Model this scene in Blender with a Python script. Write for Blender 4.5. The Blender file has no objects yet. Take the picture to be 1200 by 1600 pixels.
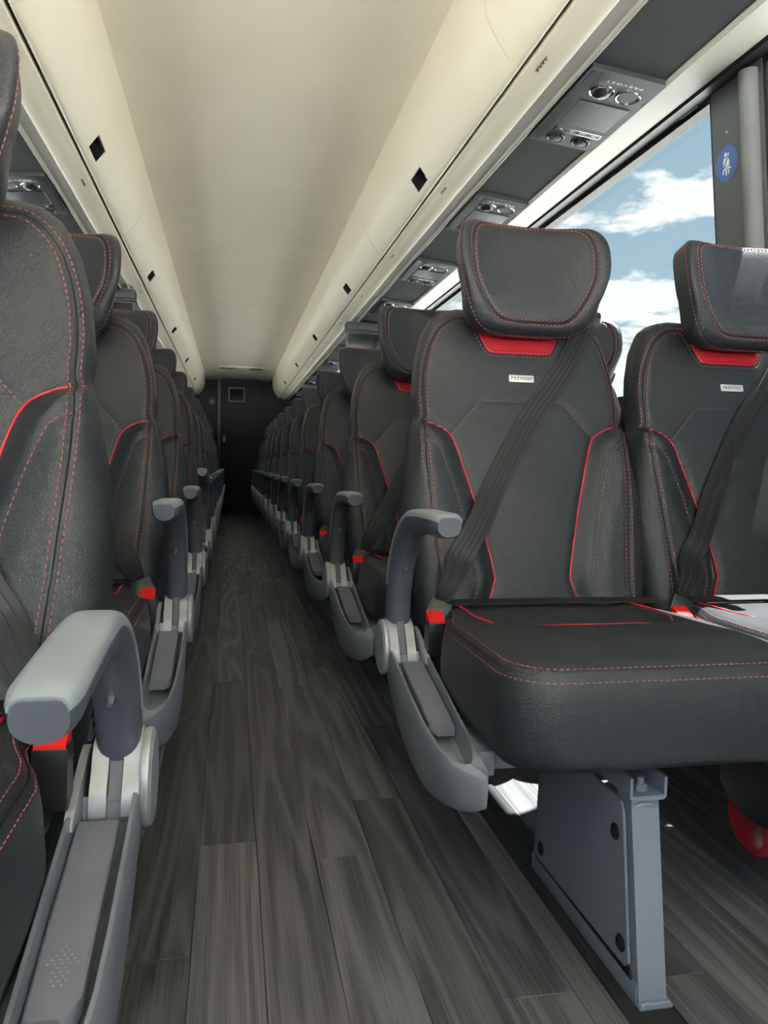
import bpy, bmesh, math, random
from mathutils import Vector, Matrix
random.seed(7)
sc = bpy.context.scene
COL = sc.collection
PI = math.pi

# ------------------------------------------------------------------ camera
CAM_H, FPX, YAW, PITCH, ROLL = 0.71, 1200.0, 0.19742893, 0.05843782, 0.02
cd = bpy.data.cameras.new('camera')
cam = bpy.data.objects.new('camera', cd)
COL.objects.link(cam)
cd.sensor_fit = 'VERTICAL'
cd.sensor_height = 36.0
cd.lens = 36.0 * FPX / 1600.0
cd.clip_start = 0.02
f_ = Vector((math.sin(YAW)*math.cos(PITCH), math.cos(YAW)*math.cos(PITCH), -math.sin(PITCH)))
r0 = Vector((math.cos(YAW), -math.sin(YAW), 0))
u0 = r0.cross(f_)
r_ = r0*math.cos(ROLL) + u0*math.sin(ROLL)
u_ = u0*math.cos(ROLL) - r0*math.sin(ROLL)
cam.matrix_world = Matrix(((r_.x, u_.x, -f_.x, 0), (r_.y, u_.y, -f_.y, 0), (r_.z, u_.z, -f_.z, CAM_H), (0, 0, 0, 1)))
sc.camera = cam

# ------------------------------------------------------------------ world, sun, exposure
SKY_GAIN = 2.2
SUN_E = 78.0
TO_SUN = Vector((1.0, 0.60, 2.44)).normalized()
sc.view_settings.view_transform = 'Standard'
sc.view_settings.look = 'None'
sc.view_settings.gamma = 1.0
sc.view_settings.exposure = 0.85
sc.view_settings.use_curve_mapping = False
sc.cycles.max_bounces = 8
sc.cycles.diffuse_bounces = 5
sc.cycles.glossy_bounces = 3
sc.cycles.transparent_max_bounces = 12
sc.cycles.caustics_reflective = False
sc.cycles.caustics_refractive = False

w = bpy.data.worlds.new('sky')
sc.world = w
w.use_nodes = True
nt = w.node_tree
nt.nodes.clear()
def wn(t, **k):
    n = nt.nodes.new(t)
    for a, b in k.items():
        setattr(n, a, b)
    return n
def wm(op, a, b=None):
    n = wn('ShaderNodeMath', operation=op)
    for i, q in enumerate((a, b)):
        if q is None: continue
        if isinstance(q, (int, float)): n.inputs[i].default_value = q
        else: nt.links.new(q, n.inputs[i])
    return n.outputs[0]
tc = wn('ShaderNodeTexCoord')
sp = wn('ShaderNodeSeparateXYZ')
nt.links.new(tc.outputs['Generated'], sp.inputs[0])
zc = wm('ADD', wm('MAXIMUM', sp.outputs['Z'], 0.0), 0.16)
cx = wm('DIVIDE', sp.outputs['X'], zc)
cy = wm('DIVIDE', sp.outputs['Y'], zc)
cb = wn('ShaderNodeCombineXYZ')
nt.links.new(cx, cb.inputs[0]); nt.links.new(cy, cb.inputs[1])
cb.inputs[2].default_value = 3.7
nz = wn('ShaderNodeTexNoise')
nz.inputs['Scale'].default_value = 2.7
nz.inputs['Detail'].default_value = 9.0
nz.inputs['Roughness'].default_value = 0.58
nt.links.new(cb.outputs[0], nz.inputs['Vector'])
rp = wn('ShaderNodeValToRGB')
rp.color_ramp.elements[0].position = 0.50; rp.color_ramp.elements[0].color = (0, 0, 0, 1)
rp.color_ramp.elements[1].position = 0.555; rp.color_ramp.elements[1].color = (1, 1, 1, 1)
nt.links.new(wm('ADD', nz.outputs['Fac'], wm('MULTIPLY', wm('SUBTRACT', 0.33, sp.outputs['Z']), 0.30)), rp.inputs[0])
bl = wn('ShaderNodeValToRGB')
bl.color_ramp.elements[0].position = 0.0; bl.color_ramp.elements[0].color = (0.62, 0.79, 0.88, 1)
bl.color_ramp.elements[1].position = 0.75; bl.color_ramp.elements[1].color = (0.33, 0.54, 0.70, 1)
nt.links.new(sp.outputs['Z'], bl.inputs[0])
mx = wn('ShaderNodeMix', data_type='RGBA')
nt.links.new(rp.outputs[0], mx.inputs[0])
nt.links.new(bl.outputs[0], mx.inputs[6])
mx.inputs[7].default_value = (1.38, 1.36, 1.28, 1)
bg = wn('ShaderNodeBackground')
bg.inputs[1].default_value = SKY_GAIN
nt.links.new(mx.outputs[2], bg.inputs[0])
wo = wn('ShaderNodeOutputWorld')
nt.links.new(bg.outputs[0], wo.inputs[0])

sl = bpy.data.lights.new('sun', 'SUN')
sl.energy = SUN_E
sl.angle = 0.0093
sl.color = (1.0, 0.96, 0.88)
so = bpy.data.objects.new('sun', sl)
COL.objects.link(so)
so.location = (20, 0, 40)
so.rotation_euler = (-TO_SUN).to_track_quat('-Z', 'Y').to_euler()

# ------------------------------------------------------------------ materials
def new_mat(name, col=(0.5, 0.5, 0.5), rough=0.5, metal=0.0, spec=0.5):
    m = bpy.data.materials.new(name)
    m.use_nodes = True
    b = m.node_tree.nodes['Principled BSDF']
    b.inputs['Base Color'].default_value = (*col, 1)
    b.inputs['Roughness'].default_value = rough
    b.inputs['Metallic'].default_value = metal
    b.inputs['Specular IOR Level'].default_value = spec
    return m
def nodes(m):
    return m.node_tree.nodes, m.node_tree.links, m.node_tree.nodes['Principled BSDF']
def add_bump(m, scale, strength, dist=0.001, kind='noise', detail=3.0, stretch=None):
    n, l, b = nodes(m)
    t = n.new('ShaderNodeTexCoord')
    src = t.outputs['Object']
    if stretch:
        mp = n.new('ShaderNodeMapping'); mp.inputs['Scale'].default_value = stretch
        l.new(src, mp.inputs[0]); src = mp.outputs[0]
    if kind == 'noise':
        x = n.new('ShaderNodeTexNoise'); x.inputs['Detail'].default_value = detail; o = x.outputs['Fac']
    else:
        x = n.new('ShaderNodeTexVoronoi'); x.feature = 'F1'; o = x.outputs['Distance']
    x.inputs['Scale'].default_value = scale
    l.new(src, x.inputs['Vector'])
    bp = n.new('ShaderNodeBump')
    bp.inputs['Strength'].default_value = strength
    bp.inputs['Distance'].default_value = dist
    l.new(o, bp.inputs['Height']); l.new(bp.outputs[0], b.inputs['Normal'])
    return m
def add_tone(m, c0, c1, scale, lo=0.35, hi=0.65, detail=4.0, stretch=None):
    n, l, b = nodes(m)
    t = n.new('ShaderNodeTexCoord'); src = t.outputs['Object']
    if stretch:
        mp = n.new('ShaderNodeMapping'); mp.inputs['Scale'].default_value = stretch
        l.new(src, mp.inputs[0]); src = mp.outputs[0]
    x = n.new('ShaderNodeTexNoise'); x.inputs['Scale'].default_value = scale; x.inputs['Detail'].default_value = detail
    l.new(src, x.inputs['Vector'])
    r = n.new('ShaderNodeValToRGB')
    r.color_ramp.elements[0].position = lo; r.color_ramp.elements[0].color = (*c0, 1)
    r.color_ramp.elements[1].position = hi; r.color_ramp.elements[1].color = (*c1, 1)
    l.new(x.outputs['Fac'], r.inputs[0]); l.new(r.outputs[0], b.inputs['Base Color'])
    return m

M = {}
M['leather'] = add_bump(add_tone(new_mat('black leather', rough=0.40, spec=0.5), (0.0245, 0.0275, 0.032), (0.030, 0.033, 0.0375), 6), 520, 0.55, 0.0009, 'voronoi')
M['leather_side'] = M['leather']
M['red_leather'] = add_bump(add_tone(new_mat('red leather', rough=0.45), (0.62, 0.022, 0.035), (0.70, 0.03, 0.045), 20), 620, 0.3, 0.0006, 'voronoi')
M['piping'] = add_tone(new_mat('red piping', rough=0.4), (0.66, 0.012, 0.03), (0.72, 0.018, 0.04), 30)
M['thread'] = add_tone(new_mat('pink red thread', rough=0.7), (0.42, 0.10, 0.11), (0.50, 0.13, 0.14), 80)
M['seam'] = add_tone(new_mat('dark seam', rough=0.8), (0.010, 0.010, 0.011), (0.014, 0.014, 0.015), 40)
M['belt'] = add_bump(add_tone(new_mat('black webbing', rough=0.5), (0.016, 0.0155, 0.0155), (0.019, 0.0185, 0.0185), 60), 900, 0.12, 0.0003)
M['black_plastic'] = add_bump(add_tone(new_mat('black plastic', rough=0.35), (0.012, 0.012, 0.013), (0.018, 0.018, 0.020), 30), 300, 0.1, 0.0005)
M['red_plastic'] = add_tone(new_mat('red push button plastic', rough=0.65, spec=0.25), (0.70, 0.015, 0.012), (0.78, 0.02, 0.016), 20)
M['arm_dark'] = add_bump(add_tone(new_mat('blue grey satin plastic', rough=0.33), (0.095, 0.104, 0.128), (0.108, 0.117, 0.141), 12), 500, 0.05, 0.0004)
M['arm_pad'] = add_bump(add_tone(new_mat('light grey soft pad', rough=0.5), (0.235, 0.265, 0.295), (0.265, 0.295, 0.325), 12), 700, 0.08, 0.0004)
M['shell'] = add_bump(add_tone(new_mat('silver grey painted shell', rough=0.38, metal=0.35), (0.225, 0.250, 0.288), (0.262, 0.288, 0.328), 25), 900, 0.12, 0.0004)
M['shell_light'] = add_bump(add_tone(new_mat('bright silver casting', rough=0.4, metal=0.4), (0.37, 0.385, 0.40), (0.44, 0.455, 0.47), 40), 700, 0.12, 0.0004)
M['paddle'] = add_bump(add_tone(new_mat('violet grey paddle plastic', rough=0.5), (0.155, 0.160, 0.200), (0.175, 0.180, 0.22), 14), 900, 0.1, 0.0004)
M['paint'] = add_bump(add_tone(new_mat('blue grey powder coat', rough=0.42), (0.195, 0.225, 0.275), (0.215, 0.245, 0.295), 9), 260, 0.12, 0.0005)
M['steel'] = add_tone(new_mat('zinc steel', rough=0.3, metal=0.9), (0.5, 0.5, 0.5), (0.6, 0.6, 0.6), 50)
M['chrome'] = add_tone(new_mat('chrome ring', rough=0.12, metal=1.0), (0.80, 0.80, 0.78), (0.88, 0.88, 0.86), 50)
M['bolt'] = add_tone(new_mat('black bolt cap', rough=0.4), (0.012, 0.012, 0.014), (0.02, 0.02, 0.022), 60)
M['rubber'] = add_bump(add_tone(new_mat('black ribbed rubber', rough=0.75), (0.012, 0.013, 0.014), (0.022, 0.023, 0.024), 12, stretch=(8, 0.6, 1)), 60, 0.3, 0.001, stretch=(6, 0.1, 1))
M['badge'] = add_tone(new_mat('brushed silver badge', rough=0.35, metal=0.3), (0.72, 0.72, 0.72), (0.80, 0.80, 0.80), 60)
M['ink'] = add_tone(new_mat('dark lettering', rough=0.5), (0.012, 0.012, 0.014), (0.016, 0.016, 0.018), 60)
M['white_ink'] = add_tone(new_mat('white print', rough=0.5), (0.70, 0.70, 0.68), (0.76, 0.76, 0.74), 60)
M['cream'] = add_bump(add_tone(new_mat('cream bin plastic', rough=0.45), (0.67, 0.61, 0.48), (0.70, 0.64, 0.505), 2.5), 300, 0.06, 0.0005)
M['cream_ceiling'] = add_bump(add_tone(new_mat('cream ceiling cloth', rough=0.8), (0.77, 0.70, 0.57), (0.80, 0.73, 0.595), 3), 500, 0.1, 0.0006)
M['grey_trim'] = add_bump(add_tone(new_mat('warm grey trim', rough=0.5), (0.36, 0.345, 0.315), (0.39, 0.375, 0.34), 4), 300, 0.06, 0.0005)
M['pale_trim'] = add_bump(add_tone(new_mat('pale window trim', rough=0.45), (0.33, 0.315, 0.27), (0.36, 0.345, 0.295), 4), 300, 0.06, 0.0005)
M['under'] = add_bump(add_tone(new_mat('dark grey underside', rough=0.85, spec=0.25), (0.036, 0.041, 0.039), (0.042, 0.047, 0.045), 5), 400, 0.08, 0.0005)
M['psu'] = add_bump(add_tone(new_mat('charcoal console plastic', rough=0.45), (0.026, 0.030, 0.031), (0.031, 0.035, 0.036), 8), 400, 0.08, 0.0004)
M['psu_dark'] = add_tone(new_mat('black console glass', rough=0.25), (0.011, 0.013, 0.013), (0.015, 0.017, 0.017), 8)
M['pillar'] = add_bump(add_tone(new_mat('grey pillar plastic', rough=0.5), (0.085, 0.091, 0.092), (0.097, 0.103, 0.104), 6), 400, 0.08, 0.0005)
M['pillar_col'] = add_bump(add_tone(new_mat('grey fabric column', rough=0.7), (0.145, 0.15, 0.153), (0.165, 0.17, 0.173), 8), 800, 0.15, 0.0005)
M['gasket'] = add_tone(new_mat('black rubber gasket', rough=0.4), (0.010, 0.011, 0.012), (0.016, 0.017, 0.018), 20)
M['wall'] = add_bump(add_tone(new_mat('dark grey side cloth', rough=0.9), (0.065, 0.067, 0.07), (0.085, 0.087, 0.09), 40), 900, 0.2, 0.0008)
M['pocket'] = add_tone(new_mat('matt black latch pocket', rough=0.9, spec=0.1), (0.004, 0.004, 0.005), (0.007, 0.007, 0.008), 30)
M['outer'] = add_tone(new_mat('white coach paint', rough=0.3), (0.6, 0.6, 0.6), (0.66, 0.66, 0.66), 3)
M['rear'] = add_bump(add_tone(new_mat('near black rear wall', rough=0.6), (0.018, 0.020, 0.022), (0.026, 0.028, 0.030), 4), 400, 0.08, 0.0005)
M['rear_frame'] = add_tone(new_mat('dull grey door frame', rough=0.45), (0.15, 0.155, 0.155), (0.18, 0.185, 0.185), 6)
M['sticker_blue'] = add_tone(new_mat('blue sticker', rough=0.4), (0.055, 0.12, 0.33), (0.065, 0.135, 0.36), 20)
M['ext_red'] = add_tone(new_mat('glossy red cylinder paint', rough=0.22), (0.25, 0.010, 0.018), (0.30, 0.013, 0.022), 10)
M['paper'] = add_tone(new_mat('white label', rough=0.5), (0.74, 0.76, 0.80), (0.80, 0.82, 0.85), 30)
M['bounce_ground'] = add_bump(add_tone(new_mat('pale concrete', rough=0.9), (0.52, 0.52, 0.51), (0.62, 0.62, 0.61), 0.3), 30, 0.4, 0.01)  # unseen ground, kept very pale to bounce sunlight onto the ceiling

def glass(name, tint, refl=0.07):
    m = bpy.data.materials.new(name); m.use_nodes = True
    n, l = m.node_tree.nodes, m.node_tree.links
    n.clear()
    o = n.new('ShaderNodeOutputMaterial')
    t = n.new('ShaderNodeBsdfTransparent'); t.inputs[0].default_value = (*tint, 1)
    g = n.new('ShaderNodeBsdfGlossy'); g.inputs['Roughness'].default_value = 0.01
    lw = n.new('ShaderNodeLayerWeight'); lw.inputs[0].default_value = 0.5
    pw = n.new('ShaderNodeMath'); pw.operation = 'POWER'; pw.inputs[1].default_value = 5.0
    l.new(lw.outputs['Facing'], pw.inputs[0])
    fr = n.new('ShaderNodeMath'); fr.operation = 'MULTIPLY_ADD'; fr.inputs[1].default_value = 0.5; fr.inputs[2].default_value = 0.02
    l.new(pw.outputs[0], fr.inputs[0])
    mxs = n.new('ShaderNodeMixShader')
    l.new(fr.outputs[0], mxs.inputs[0]); l.new(t.outputs[0], mxs.inputs[1]); l.new(g.outputs[0], mxs.inputs[2])
    l.new(mxs.outputs[0], o.inputs[0])
    return m
M['tint'] = glass('tinted window glass', (0.435, 0.455, 0.465))
M['clear'] = glass('windscreen glass', (0.96, 0.97, 0.965))

def plank_mat():
    m = new_mat('grey oak vinyl plank', rough=0.48)
    n, l, b = nodes(m)
    def mth(op, a, c=None):
        q = n.new('ShaderNodeMath'); q.operation = op
        for i, x in enumerate((a, c)):
            if x is None: continue
            if isinstance(x, (int, float)): q.inputs[i].default_value = x
            else: l.new(x, q.inputs[i])
        return q.outputs[0]
    t = n.new('ShaderNodeTexCoord')
    oi = n.new('ShaderNodeObjectInfo')
    ge = n.new('ShaderNodeNewGeometry')
    rnd = mth('FRACT', mth('ADD', oi.outputs['Random'], ge.outputs['Random Per Island']))
    wv = mth('MULTIPLY', rnd, 37.0)
    def noise(scl, detail, rough=0.5):
        mp = n.new('ShaderNodeMapping'); mp.inputs['Scale'].default_value = scl
        l.new(t.outputs['Object'], mp.inputs[0])
        x = n.new('ShaderNodeTexNoise'); x.noise_dimensions = '4D'
        x.inputs['Scale'].default_value = 1.0; x.inputs['Detail'].default_value = detail
        x.inputs['Roughness'].default_value = rough
        l.new(mp.outputs[0], x.inputs['Vector']); l.new(wv, x.inputs['W'])
        return x.outputs['Fac']
    big = noise((8, 0.55, 1), 1.5)
    fine = noise((300, 3.6, 1), 6.0, 0.70)
    blot = noise((38, 1.1, 1), 3.0)
    rings = mth('SINE', mth('MULTIPLY', big, 70.0))
    rings = mth('POWER', mth('MULTIPLY_ADD', rings, 0.5) if False else mth('MULTIPLY', mth('ADD', rings, 1.0), 0.5), 2.2)
    grain = mth('ADD', mth('MULTIPLY', rings, 0.24), mth('MULTIPLY', fine, 0.95))
    grain = mth('ADD', grain, mth('MULTIPLY', blot, 0.46))
    rp = n.new('ShaderNodeValToRGB')
    e = rp.color_ramp.elements
    e[0].position = 0.48; e[0].color = (0.016, 0.0155, 0.0165, 1)
    e[1].position = 0.95; e[1].color = (0.146, 0.143, 0.150, 1)
    l.new(grain, rp.inputs[0])
    tone = mth('MULTIPLY_ADD', rnd, 0.75)
    l2 = tone.node; l2.inputs[2].default_value = 0.72
    mix = n.new('ShaderNodeMix'); mix.data_type = 'RGBA'; mix.blend_type = 'MULTIPLY'
    mix.inputs[0].default_value = 1.0
    l.new(rp.outputs[0], mix.inputs[6])
    cmb = n.new('ShaderNodeCombineColor')
    for i in range(3): l.new(tone, cmb.inputs[i])
    l.new(cmb.outputs[0], mix.inputs[7])
    l.new(mix.outputs[2], b.inputs['Base Color'])
    bp = n.new('ShaderNodeBump'); bp.inputs['Strength'].default_value = 0.18; bp.inputs['Distance'].default_value = 0.0006
    l.new(grain, bp.inputs['Height']); l.new(bp.outputs[0], b.inputs['Normal'])
    return m
M['plank'] = plank_mat()

# ------------------------------------------------------------------ mesh helpers
class MB:
    def __init__(self):
        self.v = []; self.f = []; self.flip = False
    def add(self, vs, fs):
        o = len(self.v)
        self.v += [tuple(p) for p in vs]
        self.f += [tuple(i + o for i in q) for q in fs]
        return self
    def box(self, x0, x1, y0, y1, z0, z1, bev=0.0):
        if bev <= 0:
            vs = [(x, y, z) for x in (x0, x1) for y in (y0, y1) for z in (z0, z1)]
            return self.add(vs, [(0, 1, 3, 2), (4, 6, 7, 5), (0, 4, 5, 1), (2, 3, 7, 6), (0, 2, 6, 4), (1, 5, 7, 3)])
        bm = bmesh.new()
        bmesh.ops.create_cube(bm, size=1.0)
        for q in bm.verts:
            q.co = Vector(((x0+x1)/2 + q.co.x*(x1-x0), (y0+y1)/2 + q.co.y*(y1-y0), (z0+z1)/2 + q.co.z*(z1-z0)))
        bmesh.ops.bevel(bm, geom=bm.edges[:], offset=bev, segments=2, profile=0.6, affect='EDGES')
        bm.verts.index_update()
        self.add([q.co for q in bm.verts], [[q.index for q in fc.verts] for fc in bm.faces])
        bm.free()
        return self
    def loft(self, rings, closed=True, cap0=True, cap1=True):
        n = len(rings[0]); o = []
        fs = []
        vs = [p for rg in rings for p in rg]
        for i in range(len(rings)-1):
            for j in range(n if closed else n-1):
                k = (j+1) % n
                fs.append((i*n+j, i*n+k, (i+1)*n+k, (i+1)*n+j))
        if cap0: fs.append(tuple(range(n-1, -1, -1)))
        if cap1: fs.append(tuple((len(rings)-1)*n + j for j in range(n)))
        return self.add(vs, fs)
    def grid(self, g):
        return self.loft(g, closed=False, cap0=False, cap1=False)
    def tube(self, path, r, n=6, up=(0, -1, 0)):
        path = [Vector(p) for p in path]
        rings = []
        for i, p in enumerate(path):
            t = (path[min(i+1, len(path)-1)] - path[max(i-1, 0)])
            if t.length < 1e-9: t = Vector((0, 0, 1))
            t.normalize()
            a = t.cross(Vector(up))
            if a.length < 1e-4: a = t.cross(Vector((1, 0, 0)))
            a.normalize(); b = a.cross(t)
            rr = r[i] if isinstance(r, (list, tuple)) else r
            rings.append([p + a*math.cos(2*PI*k/n)*rr + b*math.sin(2*PI*k/n)*rr for k in range(n)])
        return self.loft(rings)
    def cyl(self, p0, p1, r0, r1=None, n=24):
        r1 = r0 if r1 is None else r1
        p0, p1 = Vector(p0), Vector(p1)
        t = (p1-p0).normalized()
        a = t.cross(Vector((0, 0, 1)))
        if a.length < 1e-4: a = t.cross(Vector((1, 0, 0)))
        a.normalize(); b = t.cross(a)
        return self.loft([[p + (a*math.cos(2*PI*k/n) + b*math.sin(2*PI*k/n))*r for k in range(n)] for p, r in ((p0, r0), (p1, r1))])
    def lathe(self, c, axis, prof, n=28):
        c = Vector(c); t = Vector(axis).normalized()
        a = t.cross(Vector((0, 0, 1)))
        if a.length < 1e-4: a = t.cross(Vector((1, 0, 0)))
        a.normalize(); b = t.cross(a)
        return self.loft([[c + t*h + (a*math.cos(2*PI*k/n) + b*math.sin(2*PI*k/n))*r for k in range(n)] for r, h in prof])
    def prism(self, pts, axis, a, b):
        def P(q, h):
            return {'x': (h, q[0], q[1]), 'y': (q[0], h, q[1]), 'z': (q[0], q[1], h)}[axis]
        return self.loft([[P(q, a) for q in pts], [P(q, b) for q in pts]])
    def xf(self, fn):
        self.v = [tuple(fn(Vector(p))) for p in self.v]; return self
    def mesh(self, name, mat, ang=40):
        me = bpy.data.meshes.new(name)
        me.from_pydata(self.v, [], self.f)
        bm = bmesh.new(); bm.from_mesh(me)
        bmesh.ops.recalc_face_normals(bm, faces=bm.faces[:])
        bm.to_mesh(me); bm.free()
        if ang:
            me.polygons.foreach_set('use_smooth', [True]*len(me.polygons))
            if ang < 180: me.set_sharp_from_angle(angle=math.radians(ang))
        me.materials.append(M[mat])
        return me
    def build(self, name, mat, parent=None, ang=40, loc=None, label=None):
        return put(name, self.mesh(name, mat, ang), parent, loc, label)

STUFF = {'stitching', 'panel_stitching', 'arrow_dots', 'badge_lettering', 'lettering', 'row_marker', 'nozzle_marks', 'label_print', 'weld_bead'}
def put(name, me, parent=None, loc=None, label=None):
    o = bpy.data.objects.new(name, me)
    if name in STUFF: o['kind'] = 'stuff'
    COL.objects.link(o)
    if loc is not None: o.location = loc
    if parent is not None: o.parent = parent
    if label: o['label'] = label
    return o
def tag(o, label, cat, group=None, kind=None):
    if label: o['label'] = label
    if cat: o['category'] = cat
    if group: o['group'] = group
    if kind: o['kind'] = kind
    return o
def struct(o, label=None):
    o['kind'] = 'structure'
    if label: o['label'] = label
    return o
def empty(name, loc=(0, 0, 0), rz=0):
    o = bpy.data.objects.new(name, None); COL.objects.link(o)
    o.location = loc; o.rotation_euler = (0, 0, rz); o.empty_display_size = 0.1
    return o
def lerp_tab(tab, t):
    if t <= tab[0][0]: return tab[0][1]
    for (a, b), (c, d) in zip(tab, tab[1:]):
        if t <= c: return b + (d-b)*(t-a)/(c-a) if c > a else d
    return tab[-1][1]
def smooth(t):
    t = max(0.0, min(1.0, t)); return t*t*(3-2*t)
def seg_d(px, pz, a, b):
    dx, dz = b[0]-a[0], b[1]-a[1]
    L = dx*dx + dz*dz
    t = 0 if L == 0 else max(0, min(1, ((px-a[0])*dx + (pz-a[1])*dz)/L))
    return math.hypot(px-a[0]-t*dx, pz-a[1]-t*dz)
def poly_d(px, pz, P):
    return min(seg_d(px, pz, a, b) for a, b in zip(P, P[1:]))
def catmull(P, k=8, closed=False):
    out = []; n = len(P)
    rng = range(n if closed else n-1)
    for i in rng:
        g = (lambda q: P[q % n]) if closed else (lambda q: P[max(0, min(n-1, q))])
        p0, p1, p2, p3 = g(i-1), g(i), g(i+1), g(i+2)
        for s in range(k):
            t = s/k
            out.append(tuple(0.5*((2*b) + (c-a)*t + (2*a-5*b+4*c-d)*t*t + (3*b-a-3*c+d)*t**3) for a, b, c, d in zip(p0, p1, p2, p3)))
    if not closed: out.append(tuple(P[-1]))
    return out
def resample(P, step):
    P = [Vector(p) for p in P]
    out = [P[0]]; acc = 0.0
    for a, b in zip(P, P[1:]):
        L = (b-a).length
        if L == 0: continue
        d = step-acc
        while d <= L:
            out.append(a + (b-a)*(d/L)); d += step
        acc = (acc+L) % step if True else 0
        acc = L-(d-step)
    return out
def stitches(mb, path3, dash=0.0052, gap=0.0033, r=0.00075):
    """path3: dense list of 3-D points; each stitch is a short raised bar"""
    P = resample(path3, (dash+gap)/4)
    i = 0
    while i+2 < len(P):
        a, b = P[i], P[i+2]
        t = (b-a)
        if t.length > 1e-6:
            t.normalize()
            s = t.cross(Vector((0, -1, 0.2)))
            if s.length < 1e-3: s = t.cross(Vector((0, 0, 1)))
            s.normalize(); u = s.cross(t)
            b2 = a + t*dash
            ring = lambda c, q: [c + s*q, c + u*q, c - s*q, c - u*q]
            mb.loft([ring(a, r*0.5), ring(a + t*dash*0.2, r), ring(b2 - t*dash*0.2, r), ring(b2, r*0.5)])
        i += 4
    return mb
def text_mesh(txt, size, mat, sx=1.0, extr=0.0003, name='lettering'):
    cu = bpy.data.curves.new('txt', 'FONT')
    cu.body = txt; cu.size = size; cu.align_x = 'CENTER'; cu.align_y = 'CENTER'; cu.extrude = extr
    cu.resolution_u = 2
    cu.space_character = 1.25
    ob = bpy.data.objects.new('txt', cu); COL.objects.link(ob)
    dg = bpy.context.evaluated_depsgraph_get()
    me = bpy.data.meshes.new_from_object(ob.evaluated_get(dg))
    bpy.data.objects.remove(ob); bpy.data.curves.remove(cu)
    for q in me.vertices: q.co.x *= sx
    me.materials.clear(); me.materials.append(M[mat]); me.name = name
    return me

C = 0.10            # X of the coach centre line
YR = 11.45          # rear wall
YF = -1.35          # windscreen

# ------------------------------------------------------------------ setting: floor
fl = struct(MB().box(C-1.29, C+1.29, YF, YR, -0.06, -0.004).build('floor', 'rubber', ang=0), 'grey wood-look plank floor of the coach aisle')
PW, PL_ = 0.1035, 1.093
offs = {-2: 1.099, -1: 1.427, 0: 1.894, 1: 1.347, 2: 1.576, 3: 2.03}
allp = []
for k in range(-12, 13):
    xa = 0.0520 + PW*k
    xb = xa + PW
    if xb < C-1.27 or xa > C+1.27: continue
    y = offs.get(k, 1.0 + random.random()*PL_)
    while y > -0.6: y -= PL_
    while y < YR-0.02:
        allp.append((max(xa, C-1.27), min(xb, C+1.27), max(y, -0.6), min(y+PL_, YR-0.01), k))
        y += PL_
def plank_rank(p):
    xm, ym = (p[0]+p[1])/2, (p[2]+p[3])/2
    seen = -2 <= p[4] <= 3 or (ym < 3.2 and xm > 0)
    return (0 if seen else 1, math.hypot(xm, ym))
allp.sort(key=plank_rank)
def plank_mesh(mb, wx, ly, cx=0, cy=0):
    g, b = 0.00035, 0.0007
    x0, x1, y0, y1 = cx-wx/2+g, cx+wx/2-g, cy-ly/2+g, cy+ly/2-g
    return mb.loft([[(x0, y0, -0.004), (x1, y0, -0.004), (x1, y1, -0.004), (x0, y1, -0.004)],
                    [(x0, y0, -b), (x1, y0, -b), (x1, y1, -b), (x0, y1, -b)],
                    [(x0+b, y0+b, 0), (x1-b, y0+b, 0), (x1-b, y1-b, 0), (x0+b, y1-b, 0)]])
cache = {}
rest = MB()
for i, p in enumerate(allp):
    wx, ly = round(p[1]-p[0], 4), round(p[3]-p[2], 4)
    cx_, cy_ = (p[0]+p[1])/2, (p[2]+p[3])/2
    if i < 240:
        if (wx, ly) not in cache: cache[(wx, ly)] = plank_mesh(MB(), wx, ly).mesh('plank', 'plank', 30)
        put('plank', cache[(wx, ly)], fl, (cx_, cy_, 0))
    else:
        plank_mesh(rest, wx, ly, cx_, cy_)
if rest.v:
    ro = rest.build('plank_remainder', 'plank', fl, 30); ro['kind'] = 'stuff'
for s, nm in ((1, 'trim_1'), (-1, 'trim_2')):
    xa = C + s*0.448
    mb = MB().prism([(xa-0.038, 0), (xa-0.036, 0.0035), (xa-0.028, 0.0055), (xa-0.024, 0.0045), (xa-0.02, 0.0065), (xa+0.026, 0.0065), (xa+0.03, 0.005), (xa+0.038, 0)], 'y', -0.4, YR-0.05)
    struct(mb.build(nm, 'rubber', ang=25), 'black rubber floor track strip under the seat pedestals')

# ------------------------------------------------------------------ setting: unseen outside ground, kept pale to bounce sun inside
struct(MB().box(-60, 60, -60, 60, -1.6, -1.45).build('ground', 'bounce_ground', ang=0), 'unseen pale concrete yard outside the coach, brightened to bounce sunlight in')

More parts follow.
